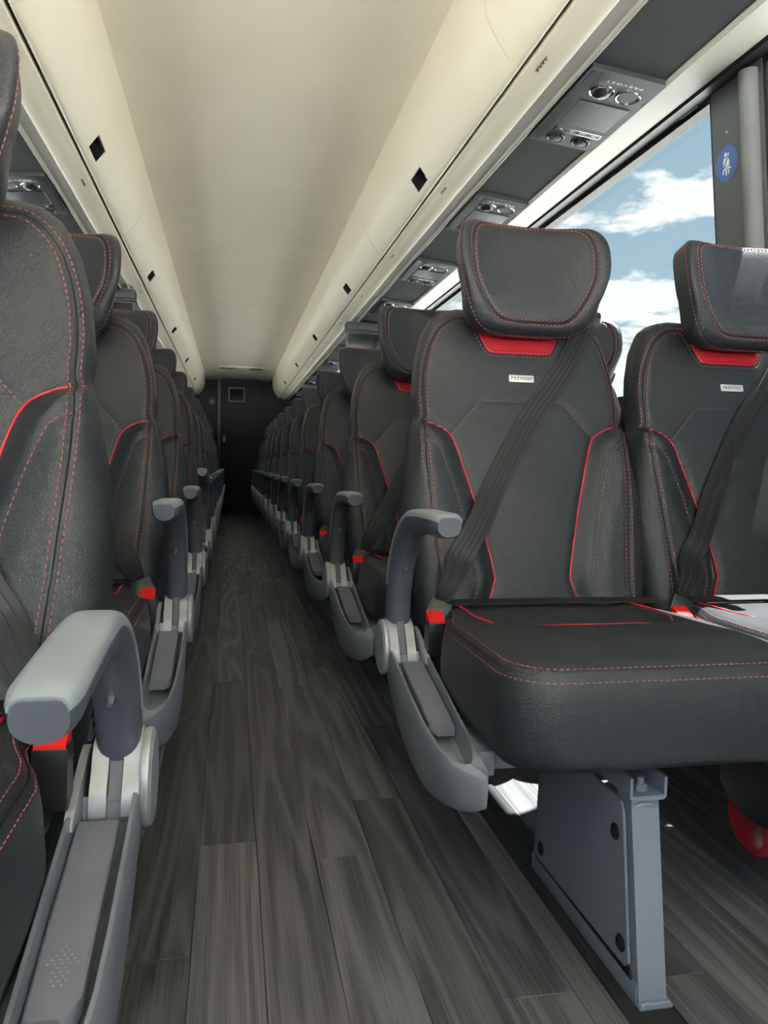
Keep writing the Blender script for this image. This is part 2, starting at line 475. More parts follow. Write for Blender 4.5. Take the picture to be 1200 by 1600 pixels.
# ------------------------------------------------------------------ setting: side walls, windows, pillars
def hwall(z): return 1.106 - 0.1*(z-1.687)
SILL, TOPW = 0.93, 1.69
PITCHW = 1.66
def side(s):
    def X(h): return C + s*h
    nm = 'right' if s > 0 else 'left'
    mb = MB()
    def slab(z0, z1, y0, y1, t=0.05):
        a0, a1 = hwall(z0), hwall(z1)
        mb.prism([(X(a0), z0), (X(a0+t), z0), (X(a1+t), z1), (X(a1), z1)], 'y', y0, y1)
    slab(-0.06, SILL, -0.03, YR)
    slab(-0.06, 0.75, YF, -0.03)
    slab(TOPW, 2.06, YF, YR)
    slab(SILL, TOPW, YR-1.2, YR)
    struct(mb.build('wall_'+nm, 'wall', ang=25), 'dark grey side wall of the coach, %s of the aisle' % nm)
    # unseen clear glass for door and driver's window, added to let in more daylight
    fw_ = struct(empty('window_%d' % (31 if s > 0 else 32), (X(hwall(1.0)), (YF-0.03)/2, 1.0)), 'unseen clear front side glass added to let in daylight, %s of the driver area' % nm)
    qx, qy, qz = fw_.location
    MB().prism([(X(hwall(0.75)+0.018)-qx, 0.75-qz), (X(hwall(0.75)+0.024)-qx, 0.75-qz), (X(hwall(TOPW)+0.024)-qx, TOPW-qz), (X(hwall(TOPW)+0.018)-qx, TOPW-qz)], 'y', YF-qy, -0.03-qy).build('pane', 'clear', fw_, 0)
    # pillars every 1.66 m, window panes between
    py0 = 1.635
    ks = list(range(-1, 6))
    n0 = 1 if s > 0 else 11
    for i, k in enumerate(ks):
        ya = py0 + PITCHW*k
        yb = ya + 0.19
        if ya < YF: ya = YF
        pm = MB()
        a0, a1 = hwall(SILL-0.02), hwall(TOPW+0.01)
        pm.prism([(X(a0-0.012), SILL-0.02), (X(a0+0.045), SILL-0.02), (X(a1+0.045), TOPW+0.01), (X(a1-0.012), TOPW+0.01)], 'y', ya, yb)
        po = struct(pm.build('trim_%d' % ((3 if s > 0 else 23)+i), 'pillar', ang=25), 'grey window pillar, %s side, number %d from the front' % (nm, i+1))
        # rounded column on the front edge of the pillar
        cm = MB()
        rings = []
        for z in (SILL-0.02, TOPW-0.03):
            a = hwall(z)
            rings.append([(X(a-0.012-0.028*math.sin(PI*q/10)), ya+0.012+0.052*(1-math.cos(PI*q/10))/2, z) for q in range(11)])
        cm.loft(rings)
        cm.build('column_cover', 'pillar_col', po, 60)
        sc_ = MB().cyl((X(hwall(1.56)-0.010), yb-0.06, 1.56), (X(hwall(1.56)-0.015), yb-0.06, 1.56), 0.004, n=10)
        sc_.build('screw', 'steel', po)
        # window beyond this pillar
        y0, y1 = yb, py0 + PITCHW*(k+1)
        if k == ks[-1]: y1 = YR-1.2
        if y1 <= y0: continue
        root = struct(empty('window_%d' % (n0+i), (X(hwall(1.3)), (y0+y1)/2, 1.3)), 'tinted coach side window, %s side, number %d from the front' % (nm, i+1))
        rx, ry, rz = root.location
        a0, a1 = hwall(SILL), hwall(TOPW)
        MB().prism([(X(a0+0.018)-rx, SILL-rz), (X(a0+0.024)-rx, SILL-rz), (X(a1+0.024)-rx, TOPW-rz), (X(a1+0.018)-rx, TOPW-rz)], 'y', y0-ry, y1-ry).build('pane', 'tint', root, 0)
        gm = MB()
        g = 0.035
        def bar(z0, z1, ya_, yb_):
            b0, b1 = hwall(z0), hwall(z1)
            gm.prism([(X(b0-0.008)-rx, z0-rz), (X(b0+0.03)-rx, z0-rz), (X(b1+0.03)-rx, z1-rz), (X(b1-0.008)-rx, z1-rz)], 'y', ya_-ry, yb_-ry)
        bar(SILL-0.005, SILL+0.03, y0-0.004, y1+0.004); bar(TOPW-0.030, TOPW+0.004, y0-0.004, y1+0.004)
        bar(SILL, TOPW, y0-0.004, y0+0.012); bar(SILL, TOPW, y1-0.012, y1+0.004)
        gm.build('gasket', 'gasket', root, 25)
        hm = MB().cyl((X(hwall(TOPW)-0.012)-rx, y0+0.05-ry, TOPW-0.012-rz), (X(hwall(TOPW)-0.012)-rx, y0+0.13-ry, TOPW-0.012-rz), 0.008, n=10)
        hm.build('latch_bar', 'gasket', root)
side(1); side(-1)
# rear wall
rw = MB().box(C-1.3, C+1.3, YR, YR+0.08, -0.06, 2.06)
struct(rw.build('wall_rear', 'rear', ang=0), 'near black rear wall of the coach')
dr = struct(empty('door_1', (0.09, YR-0.03, 0)), 'black lavatory door at the end of the aisle')
MB().box(-0.24, 0.30, 0.0, 0.03, 0.0, 1.90, 0.004).build('door_panel', 'rear', dr)
MB().box(-0.285, -0.245, -0.02, 0.03, 0.0, 1.93, 0.004).build('door_frame', 'rear_frame', dr)
MB().box(0.305, 0.335, -0.012, 0.03, 0.0, 1.93, 0.004).build('door_frame', 'rear', dr)
MB().box(-0.285, 0.335, -0.012, 0.03, 1.905, 1.94, 0.004).build('door_frame', 'rear', dr)
vg = MB(); vx0, vx1, vz0, vz1 = -0.135, 0.10, 1.61, 1.82
for a in ((vx0, vx1, vz0, vz0+0.022), (vx0, vx1, vz1-0.022, vz1), (vx0, vx0+0.022, vz0, vz1), (vx1-0.022, vx1, vz0, vz1)):
    vg.box(a[0], a[1], -0.014, 0.0, a[2], a[3], 0.002)
vgo = vg.build('vent_frame', 'rear_frame', dr)
for k in range(8):
    z = vz0+0.03 + k*0.0205
    MB().prism([(-0.012, z), (-0.002, z+0.012), (0.0, z+0.010), (-0.010, z-0.002)], 'x', vx0+0.02, vx1-0.02).build('slat', 'rear', vgo, 25)
hd = MB().box(-0.215, -0.165, -0.03, 0.0, 1.02, 1.13, 0.006).build('door_handle', 'rear_frame', dr)
MB().cyl((-0.19, -0.03, 1.055), (-0.19, -0.055, 1.055), 0.012, n=12).build('knob', 'steel', hd)
sg = empty('exit_sign', (-0.27, YR-0.002, 1.62))
tag(sg, 'small dark red framed sign on the rear wall left of the door', 'sign')
MB().box(-0.045, 0.045, -0.02, 0, -0.05, 0.05, 0.004).build('sign_frame', 'rear_frame', sg)
MB().box(-0.034, 0.034, -0.023, -0.019, -0.038, 0.038, 0.001).build('sign_face', 'ext_red', sg)

# unseen windscreen end, opened wide and close for more daylight inside
fm = MB()
fm.box(C-1.3, C+1.3, YF-0.06, YF, -0.06, 0.75); fm.box(C-1.3, C+1.3, YF-0.06, YF, 1.97, 2.06)  # sill raised to block bounced ground light from the low seats
struct(fm.build('wall_front', 'wall', ang=0), 'unseen front bulkhead below the windscreen, raised to keep ground light off the seats')
wsn = struct(empty('window_30', (C, YF, 1.3)), 'unseen wide clear windscreen of the coach, sized to let in more daylight')
MB().box(-1.2, 1.2, -0.03, -0.022, -0.55, 0.68).build('pane', 'clear', wsn, 0)
MB().box(-0.025, 0.025, -0.05, -0.01, -0.55, 0.68, 0.004).build('mullion', 'gasket', wsn)

# ------------------------------------------------------------------ ceiling
cl = MB()
cl.box(C-1.25, C+1.25, YF, YR, 2.00, 2.08)
clo = struct(cl.build('ceiling', 'cream_ceiling', ang=0), 'cream ceiling panels above the aisle')
PB = 1.77          # seam position of ceiling / bin modules
def ceil_panel(y0, y1):
    g = 0.0008
    rings = []
    for q in range(13):
        h = -0.456 + 0.912*q/12
        z = 1.918 + 0.022*(1-(h/0.456)**2)
        rings.append([(C+h, y0+g, z), (C+h, y1-g, z), (C+h, y1-g, z+0.012), (C+h, y0+g, z+0.012)])
    return MB().loft(rings)
y = PB - 1.66*3
while y < YR-0.05:
    y1 = min(y+1.66, YR)
    ceil_panel(max(y, YF), y1).build('ceiling_panel', 'cream_ceiling', clo, 30)
    y = y1
# ceiling return-air vent near the rear
cv = empty('ceiling_vent', (0.12, 10.0, 1.938))
tag(cv, 'long pale ceiling vent with dark slots near the rear door', 'vent')
MB().box(-0.30, 0.30, -0.11, 0.11, -0.022, 0.006, 0.006).build('vent_frame', 'cream', cv)
for k in range(2):
    MB().box(-0.26+0.36*k, -0.10+0.36*k, -0.06, 0.05, -0.0235, -0.02, 0.0005).build('vent_slot', 'psu', cv)

# ------------------------------------------------------------------ overhead bins
DOOR = [(0.452, 1.930), (0.4575, 1.905), (0.460, 1.865), (0.4635, 1.812), (0.474, 1.760), (0.496, 1.716), (0.524, 1.677), (0.540, 1.658), (0.5500, 1.650), (0.5575, 1.6505)]
HA, HB = 0.5035, 0.5325      # latch hole between these two distances from the centre line
def door_z(h): return lerp_tab(DOORC0, h)
DOORC0 = catmull(DOOR, 5)
DOORC = sorted([q for q in DOORC0 if not (HA-0.003 < q[0] < HB+0.003)] + [(HA, door_z(HA)), (HB, door_z(HB))])
LY, LH = 0.0, 0.066
def bin_unit(s, y0, y1, i, nm):
    root = empty('overhead_bin', (C+s*0.52, (y0+y1)/2, 1.65))
    ox, oy, oz = root.location
    def P(h, y, z): return (C+s*h-ox, y-oy, z-oz)
    g = 0.002
    lat = y0 + 0.83
    yy = [y0+g] + [y0+(lat-LH-y0)*q/4 for q in range(1, 4)] + [lat-LH, lat+LH] + [lat+LH+(y1-lat-LH)*q/4 for q in range(1, 4)] + [y1-g]
    n = len(yy)
    prof = DOORC
    ia = [k for k, q in enumerate(prof) if q[0] == HA][0]
    vs, fs = [], []
    for (h, z) in prof:
        for y in yy: vs.append(P(h, y, z))
    o2 = len(vs)
    for k, (h, z) in enumerate(prof):
        p0, p1 = prof[max(0, k-1)], prof[min(len(prof)-1, k+1)]
        t = Vector((p1[0]-p0[0], p1[1]-p0[1])).normalized()
        for y in yy: vs.append(P(h - t.y*0.012, y, z + t.x*0.012))
    for k in range(len(prof)-1):
        for j in range(n-1):
            if k == ia and j == 4: continue
            fs.append((k*n+j, k*n+j+1, (k+1)*n+j+1, (k+1)*n+j))
            fs.append((o2+k*n+j, o2+(k+1)*n+j, o2+(k+1)*n+j+1, o2+k*n+j+1))
        for j in (0, n-1): fs.append((k*n+j, (k+1)*n+j, o2+(k+1)*n+j, o2+k*n+j))
    for j in range(n-1):
        for k in (0, len(prof)-1): fs.append((k*n+j, k*n+j+1, o2+k*n+j+1, o2+k*n+j))
    for (p, q) in (((ia, 4), (ia, 5)), ((ia, 5), (ia+1, 5)), ((ia+1, 5), (ia+1, 4)), ((ia+1, 4), (ia, 4))):
        fs.append((p[0]*n+p[1], q[0]*n+q[1], o2+q[0]*n+q[1], o2+p[0]*n+p[1]))
    MB().add(vs, fs).build('bin_door', 'cream', root, 30)
    # black latch pocket and paddle
    za, zb = door_z(HA), door_z(HB)
    nx, nz_ = 0.80, 0.60
    d = 0.028
    def Q(h, y, z, dd): return P(h + nx*dd, y, z + nz_*dd)
    lm = MB().loft([[Q(HA, lat-LH, za, 0.003), Q(HA, lat+LH, za, 0.003), Q(HB, lat+LH, zb, 0.003), Q(HB, lat-LH, zb, 0.003)],
                    [Q(HA, lat-LH, za, d), Q(HA, lat+LH, za, d), Q(HB, lat+LH, zb, d), Q(HB, lat-LH, zb, d)]], cap0=False, cap1=True)
    lo = lm.build('latch_pocket', 'pocket', root, 0)
    rg = []
    for q in range(9):
        t = q/8
        y = lat + LH*0.96 - LH*0.95*t
        dd = 0.005 + 0.016*t*t
        rg.append([Q(HA+0.001, y, za-0.001, dd), Q(HB-0.001, y, zb+0.001, dd), Q(HB-0.001, y, zb+0.001, dd+0.003), Q(HA+0.001, y, za-0.001, dd+0.003)])
    MB().loft(rg).build('latch_paddle', 'pocket', lo, 40)
    bk = MB().prism([(C+s*h-ox, z-oz) for h, z in ((0.576, 1.672), (1.06, 1.73), (1.06, 1.985), (0.478, 1.985), (0.478, 1.84), (0.50, 1.765), (0.545, 1.695))], 'y', y0+0.002-oy, y1-0.002-oy)
    bk.build('bin_body', 'cream', root, 25)
    ordn = ['first', 'second', 'third', 'fourth', 'fifth', 'sixth', 'seventh', 'eighth'][i]
    tag(root, 'cream overhead luggage bin with black square latch, %s from the front on the %s' % (ordn, nm), 'overhead bin', 'overhead bins above the seats on the %s' % nm)
for s, nm in ((1, 'right'), (-1, 'left')):
    for i in range(7):
        bin_unit(s, PB-1.66+1.66*i, min(PB+1.66*i, 10.9), i, nm)
    # front filler panel in place of a bin beside the camera
    tid = 50 if s > 0 else 60
    def X(h): return C + s*h
    mb = MB()
    mb.prism([(X(a), b) for a, b in DOOR[:-1]] + [(X(1.06), 1.73), (X(1.06), 1.985), (X(0.452), 1.985)], 'y', YF+0.05, PB-1.66-0.002)
    struct(mb.build('trim_%d' % (tid+6), 'cream', ang=30), 'cream bulkhead panel ahead of the %s bins' % nm)
    # rounded cream rail under the doors
    RA = [(0.568, 1.662), (0.569, 1.650), (0.578, 1.644), (0.592, 1.6415), (0.600, 1.639), (0.618, 1.6315), (0.634, 1.630), (0.642, 1.636), (0.644, 1.660)]
    rc = catmull(RA, 4)
    rl = struct(MB().prism([(X(a), b) for a, b in rc], 'y', YF+0.05, 10.92).build('trim_%d' % tid, 'cream', ang=30), 'rounded cream rail under the %s bin doors' % nm)
    struct(MB().prism([(X(0.552), 1.672), (X(0.552), 1.660), (X(0.572), 1.660), (X(0.572), 1.672)], 'y', YF+0.05, 10.91).build('trim_%d' % (tid+1), 'gasket', ang=0), 'dark strip put in for the shade of the gap above the %s rail' % nm)  # solid dark strip puts the shade of the open gap into colour
    # small row markers on the rail
    for k in range(-1, 11):
        yk = (1.72 if s > 0 else 1.12) + 0.83*k
        m_ = MB()
        def mk(a, b, ya, yb):
            za = 1.6425 - (a-0.587)*0.29
            m_.box(X(a), X(b), ya, yb, za-0.0022, za+0.002)
        for (a, b, c_, d_) in ((0.5905, 0.5910, -0.032, 0.032),): mk(a, b, yk+c_, yk+d_)
        for q in range(4): mk(0.5935, 0.5955, yk-0.024+q*0.016, yk-0.022+q*0.016)
        m_.build('row_marker', 'under', rl, 0)
    # warm grey panel and bright edge bead
    struct(MB().prism([(X(0.642), 1.640), (X(0.678), 1.634), (X(0.678), 1.646), (X(0.642), 1.652)], 'y', YF+0.05, 10.92).build('trim_%d' % (tid+2), 'grey_trim', ang=25), 'warm grey strip beside the %s rail' % nm)
    be = [(0.677, 1.640), (0.678, 1.627), (0.683, 1.623), (0.688, 1.626), (0.689, 1.640)]
    struct(MB().prism([(X(a), b) for a, b in catmull(be, 3)], 'y', YF+0.05, 10.92).build('trim_%d' % (tid+3), 'pale_trim', ang=40), 'bright thin bead along the %s underside' % nm)
    # dark underside that carries the service consoles
    struct(MB().prism([(X(0.688), 1.630), (X(0.875), 1.610), (X(0.88), 1.63), (X(0.688), 1.65)], 'y', YF+0.05, YR-0.6).build('trim_%d' % (tid+4), 'under', ang=25), 'dark grey underside above the %s window seats' % nm)
    # pale trim rising to the window head
    pt = [(0.872, 1.606), (0.882, 1.602), (0.894, 1.609), (0.896, 1.614), (0.900, 1.616), (0.97, 1.642), (1.045, 1.672), (1.048, 1.70), (0.875, 1.64)]
    struct(MB().prism([(X(a), b) for a, b in pt], 'y', YF+0.05, YR-0.6).build('trim_%d' % (tid+5), 'pale_trim', ang=25), 'pale trim between underside and %s windows' % nm)
    struct(MB().prism([(X(1.043), 1.676), (X(1.052), 1.666), (X(1.108), 1.676), (X(1.112), 1.72), (X(1.045), 1.72)], 'y', YF+0.05, YR-0.6).build('trim_%d' % (tid+7), 'gasket', ang=25), 'black rubber head strip above the %s windows' % nm)

# ------------------------------------------------------------------ passenger service consoles
PSU_TXT = text_mesh('PREVOST', 0.0125, 'white_ink', 1.55, 0.0002)
def psu(s, yn, i, nm):
    # local: u across from inner edge (0) to outer (.175), y from near (0) to far (.385), w down from the underside
    root = empty('service_console', (C+s*0.692, yn, 1.629))
    tilt = -0.107
    def P(u, y, d): return (s*u, y, -d + tilt*u)
    def body(d0, d1, pts):
        return MB().loft([[P(u, y, d0) for u, y in pts], [P(u, y, d1) for u, y in pts]])
    pts = [(0.0, 0.0), (0.178, 0.0), (0.184, 0.008), (0.176, 0.10), (0.184, 0.125), (0.180, 0.375), (0.172, 0.385), (0.004, 0.385), (0.0, 0.38)]
    body(0.0, 0.012, pts).build('console_body', 'psu', root, 30)
    # inner edge wedge
    MB().loft([[P(0.002, 0.01, 0.011), P(0.030, 0.01, 0.011), P(0.030, 0.375, 0.011), P(0.002, 0.375, 0.011)],
               [P(0.004, 0.012, 0.0125), P(0.028, 0.012, 0.0125), P(0.028, 0.373, 0.0125), P(0.004, 0.373, 0.0125)]]).build('console_edge', 'psu_dark', root, 25)
    MB().loft([[P(0.034, 0.135, 0.0115), P(0.165, 0.135, 0.0115), P(0.165, 0.265, 0.0115), P(0.034, 0.265, 0.0115)],
               [P(0.036, 0.137, 0.0145), P(0.163, 0.137, 0.0145), P(0.163, 0.263, 0.0145), P(0.036, 0.263, 0.0145)]]).build('console_cover', 'psu_dark', root, 25)
    ax = Vector((-s*0.107, 0, -1)).normalized()
    for q, (u, y) in enumerate(((0.062, 0.082), (0.130, 0.082))):
        r = 0.030
        rg = MB().lathe(P(u, y, 0.011), ax, [(r, 0), (r, 0.004), (r-0.0015, 0.0055), (r-0.004, 0.0045), (r-0.004, 0.0)]).build('reading_light', 'chrome', root, 40)
        if q == 0:
            e = MB().lathe(P(u, y, 0.006), ax, [(r-0.004, 0.0), (r-0.005, 0.010), (r-0.010, 0.017), (0.012, 0.021), (0.001, 0.022)])
            e.build('light_eyeball', 'psu_dark', rg, 60)
            MB().loft([[P(u-0.02, y+0.012, 0.014), P(u+0.02, y+0.012, 0.014), P(u+0.004, y+0.034, 0.014), P(u-0.004, y+0.034, 0.014)],
                       [P(u-0.018, y+0.012, 0.024), P(u+0.018, y+0.012, 0.024), P(u+0.003, y+0.033, 0.017), P(u-0.003, y+0.033, 0.017)]]).build('light_tab', 'psu_dark', rg, 30)
        else:
            MB().lathe(P(u, y, 0.008), ax, [(r-0.004, 0.0), (r-0.004, 0.0045), (0.001, 0.0048)]).build('light_lens', 'psu', rg, 40)
    # button strip with bright frame
    fr = MB()
    u0, u1, y0, y1 = 0.036, 0.166, 0.282, 0.306
    for a in ((u0, u1, y0, y0+0.003), (u0, u1, y1-0.003, y1), (u0, u0+0.003, y0, y1), (u1-0.003, u1, y0, y1)):
        fr.loft([[P(a[0], a[2], 0.011), P(a[1], a[2], 0.011), P(a[1], a[3], 0.011), P(a[0], a[3], 0.011)],
                 [P(a[0], a[2], 0.0145), P(a[1], a[2], 0.0145), P(a[1], a[3], 0.0145), P(a[0], a[3], 0.0145)]])
    fo = fr.build('button_strip', 'chrome', root, 25)
    for q in range(4):
        ua = u0+0.005 + q*0.0302
        MB().loft([[P(ua, y0+0.004, 0.011), P(ua+0.029, y0+0.004, 0.011), P(ua+0.029, y1-0.004, 0.011), P(ua, y1-0.004, 0.011)],
                   [P(ua+0.001, y0+0.005, 0.0135), P(ua+0.028, y0+0.005, 0.0135), P(ua+0.028, y1-0.005, 0.0135), P(ua+0.001, y1-0.005, 0.0135)]]).build('button', 'psu_dark', fo, 25)
        ic = MB()
        uc, yc = ua+0.0145, (y0+y1)/2
        if q in (0, 3):
            ic.loft([[P(uc-0.006, yc-0.003, 0.0134), P(uc+0.002, yc-0.003, 0.0134), P(uc+0.006, yc+0.004, 0.0134), P(uc-0.002, yc+0.004, 0.0134)],
                     [P(uc-0.006, yc-0.003, 0.0138), P(uc+0.002, yc-0.003, 0.0138), P(uc+0.006, yc+0.004, 0.0138), P(uc-0.002, yc+0.004, 0.0138)]])
        else:
            ic.lathe(P(uc, yc, 0.0132), ax, [(0.0042, 0), (0.0042, 0.0006), (0.0026, 0.0006), (0.0026, 0)], n=14)
        ic.build('button_icon', 'white_ink', fo, 0)
    for (u, y) in ((0.060, 0.342), (0.132, 0.342)):
        vm = MB().lathe(P(u, y, 0.011), ax, [(0.026, 0), (0.0255, 0.004), (0.022, 0.006), (0.019, 0.004), (0.018, 0.0)]).build('air_nozzle', 'psu_dark', root, 40)
        MB().lathe(P(u, y, 0.010), ax, [(0.017, 0.0), (0.0165, 0.008), (0.012, 0.0105), (0.001, 0.0105)]).build('nozzle_core', 'psu', vm, 40)
        ic = MB()
        for q in range(3):
            a = q*2*PI/3
            ic.lathe(P(u+0.006*math.cos(a), y+0.006*math.sin(a), 0.0203), ax, [(0.0026, 0), (0.0026, 0.0006), (0.001, 0.0006)], n=8)
        ic.build('nozzle_marks', 'grey_trim', vm, 0)
    t = put('lettering', PSU_TXT, root)
    # upside down for the camera: read from the seat behind
    t.matrix_local = Matrix.Translation(P(0.098, 0.038, 0.0124)) @ Matrix(((-1, 0, 0), (0, 1, 0), (0, 0, -1))).to_4x4() @ Matrix.Rotation(0.107*s, 4, 'Y')
    tag(root, 'charcoal overhead service console with two reading lights, %s from the front on the %s' % (ORD[i], nm), 'service console', 'overhead service consoles on the %s' % nm)
ORD = ['first', 'second', 'third', 'fourth', 'fifth', 'sixth', 'seventh', 'eighth', 'ninth', 'tenth', 'eleventh', 'twelfth', 'thirteenth', 'fourteenth']
for i in range(12): psu(1, 0.83+0.83*i, i, 'right')
for i in range(12): psu(-1, 1.015+0.83*i, i, 'left')

# folded video monitors hanging under the bins
def monitor(s, x0, x1, yy, z0, lab):
    root = empty('video_monitor', ((x0+x1)/2, yy, 1.612))
    hw_ = abs(x1-x0)/2
    MB().box(-hw_, hw_, 0.0, 0.10, -0.05, 0.0, 0.008).build('hinge_housing', 'psu', root)
    MB().box(-hw_-0.004, hw_+0.004, -0.004, 0.104, -0.062, -0.050, 0.003).build('hinge_lip', 'psu_dark', root)
    MB().box(-hw_, hw_, 0.012, 0.05, z0-1.612, -0.062, 0.006).build('screen_back', 'arm_dark', root)
    MB().box(-hw_+0.012, hw_-0.012, 0.009, 0.013, z0-1.612+0.012, -0.072, 0.001).build('screen', 'psu_dark', root)
    tag(root, lab, 'monitor')
monitor(1, 0.70, 1.00, 4.80, 1.42, 'folded dark video monitor under the right bins above the fourth headrest')
monitor(-1, -0.50, -0.80, 4.25, 1.44, 'folded dark video monitor under the left bins beyond the second seat')

# seat belt sticker on the pillar
st = empty('seatbelt_sticker', (C+hwall(1.49)-0.0125, 1.772, 1.488))
tag(st, 'round blue seat belt sticker with white figure on the grey pillar', 'sticker')
tl = math.atan(0.1)
st.rotation_euler = (0, -tl, 0)
r_s = 0.043
MB().lathe((0, 0, 0), (-1, 0, 0), [(r_s, 0), (r_s, 0.0006), (0.001, 0.0006)], n=40).build('disc', 'sticker_blue', st, 0)
def flat(pts, mat, name, d=0.0011):
    MB().loft([[(-0.0005, -a*0.001, b*0.001) for a, b in pts], [(-d, -a*0.001, b*0.001) for a, b in pts]]).build(name, mat, st, 0)
flat([(-4+5.2*math.cos(t*PI/8)+2, 21+5.2*math.sin(t*PI/8)) for t in range(16)], 'white_ink', 'figure_head')
flat([(-10, 14), (6, 14), (11, 4), (11, -8), (-12, -8), (-13, 4)], 'white_ink', 'figure_torso')
flat([(6, 15), (9, 13), (-8, -9), (-12, -8)], 'sticker_blue', 'figure_belt', 0.0014)
flat([(7, 23), (11, 22), (8, 13), (5, 13)], 'white_ink', 'figure_strap')
flat([(-18, -22), (-12, -11), (0, -10), (12, -11), (17, -15), (15, -18), (10, -15), (0, -14), (-9, -15), (-14, -24)], 'white_ink', 'figure_lap')
flat([(-4, -16), (2, -16), (-1, -30), (-5, -29)], 'white_ink', 'figure_leg')
flat([(6, -16), (10, -17), (9, -28), (5, -27)], 'white_ink', 'figure_leg')

# ------------------------------------------------------------------ seats: shared meshes
# seat-local coordinates: x across from the seat centre, y back from the arm pivot, z above floor
OUT = [(0.0, 1.037), (0.12, 1.037), (0.15, 1.031), (0.174, 1.014), (0.194, 0.975), (0.209, 0.915), (0.217, 0.85), (0.2145, 0.812), (0.222, 0.78), (0.238, 0.71), (0.249, 0.63), (0.247, 0.556), (0.238, 0.48), (0.226, 0.395)]
HW = sorted((z, x) for x, z in OUT[1:])
PIPE = [(0.2125, 0.803), (0.180, 0.795), (0.152, 0.778), (0.138, 0.748), (0.124, 0.70), (0.099, 0.61), (0.0785, 0.515), (0.080, 0.49), (0.104, 0.425), (0.112, 0.40)]
PIPEC = catmull(PIPE, 6)
PZ = sorted((z, x) for x, z in PIPEC)
ST2 = catmull([(0.206, 0.768), (0.185, 0.757), (0.168, 0.72), (0.152, 0.67), (0.130, 0.58), (0.116, 0.508), (0.122, 0.475), (0.143, 0.42)], 5)
YOKE = [(0.148, 0.777), (0.090, 0.842), (0.080, 0.846), (0.0, 0.846)]
SEAM = catmull([(0.192, 0.40), (0.190, 0.508), (0.197, 0.59), (0.206, 0.71), (0.2065, 0.79), (0.2015, 0.815), (0.2025, 0.86), (0.195, 0.918), (0.175, 0.975), (0.142, 1.008), (0.105, 1.0135), (0.0, 1.0135)], 5)
REDP = [(0.104, 1.022), (0.072, 0.955), (0.060, 0.9455), (0.050, 0.944), (0.0, 0.944)]
def front(x, z, groove=True):
    ax = abs(x)
    y = -0.09 + 0.25*z
    if z < 0.83:
        k = smooth((0.830-z)/0.03)
        t = ax - lerp_tab(PZ, z)
        y -= k*0.021*smooth(t/0.04)
        y -= 0.006*smooth((ax-lerp_tab([(0.40, 0.13), (0.508, 0.116), (0.58, 0.13), (0.757, 0.185), (0.8, 0.3)], z))/0.03)*k
    y -= 0.010*math.exp(-((z-0.60)/0.14)**2)*max(0.0, 1-(ax/0.14)**2)
    y -= 0.006*math.exp(-((z-0.93)/0.09)**2)*max(0.0, 1-(ax/0.19)**2)
    if groove:
        d = min(poly_d(ax, z, PIPEC[::2]), 1)
        y += 0.0045*math.exp(-(d/0.006)**2)
        y += 0.0028*math.exp(-(poly_d(ax, z, ST2[::3])/0.005)**2)
        y += 0.0028*math.exp(-(poly_d(ax, z, YOKE)/0.005)**2)
        y += 0.0030*math.exp(-(poly_d(ax, z, SEAM[::2])/0.0045)**2)
    e = poly_d(ax, z, OUT)
    R = 0.030 + 0.022*smooth((0.80-z)/0.08)
    if e < R: y += R*0.95 - 0.95*math.sqrt(max(0.0, R*R-(R-e)**2))
    return y
def back_mesh():
    zs = []
    z = 0.395
    while z < 1.0365:
        zs.append(z); z += 0.0062 if z < 0.99 else 0.0036
    zs.append(1.0368)
    us = [math.sin(PI/2*(-1+2*q/86))*0.55 + (-1+2*q/86)*0.45 for q in range(87)]
    g = []
    for z in zs:
        h = lerp_tab(HW, z)
        g.append([(u*h, front(u*h, z), z) for u in us])
    mb = MB()
    mb.grid(g)
    loop = [r[-1] for r in g] + g[-1][::-1][1:] + [r[0] for r in g[::-1]][1:] + g[0][1:-1]
    def shift(p, dy, k):
        x, y, z = p
        return (x*k, -0.09+0.25*z + dy, 0.72+(z-0.72)*(1-(1-k)*0.6))
    rings = [loop, [shift(p, 0.058, 1.0) for p in loop], [shift(p, 0.080, 0.965) for p in loop], [shift(p, 0.092, 0.90) for p in loop], [shift(p, 0.098, 0.5) for p in loop]]
    mb.loft(rings, cap0=False, cap1=True)
    bm_me = mb.mesh('backrest', 'leather', 50)
    bm = bmesh.new(); bm.from_mesh(bm_me)
    bmesh.ops.remove_doubles(bm, verts=bm.verts[:], dist=1e-5)
    bmesh.ops.recalc_face_normals(bm, faces=bm.faces[:])
    bm.to_mesh(bm_me); bm.free()
    return bm_me
def on_front(P, off, sgn=1, step=0.006):
    dense = []
    for a, b in zip(P, P[1:]):
        n = max(1, int(math.hypot(b[0]-a[0], b[1]-a[1])/step))
        for q in range(n): dense.append((a[0]+(b[0]-a[0])*q/n, a[1]+(b[1]-a[1])*q/n))
    dense.append(P[-1])
    return [(sgn*x, front(x, z)-off, z) for x, z in dense]
def offset2(P, d):
    out = []
    for i, p in enumerate(P):
        a, b = P[max(0, i-1)], P[min(len(P)-1, i+1)]
        t = Vector((b[0]-a[0], b[1]-a[1]))
        t = t.normalized() if t.length > 0 else Vector((1, 0))
        out.append((p[0] - t.y*d, p[1] + t.x*d))
    return out
ME = {}
ME['backrest'] = back_mesh()
tm = MB(); dm = MB(); PIPM = []
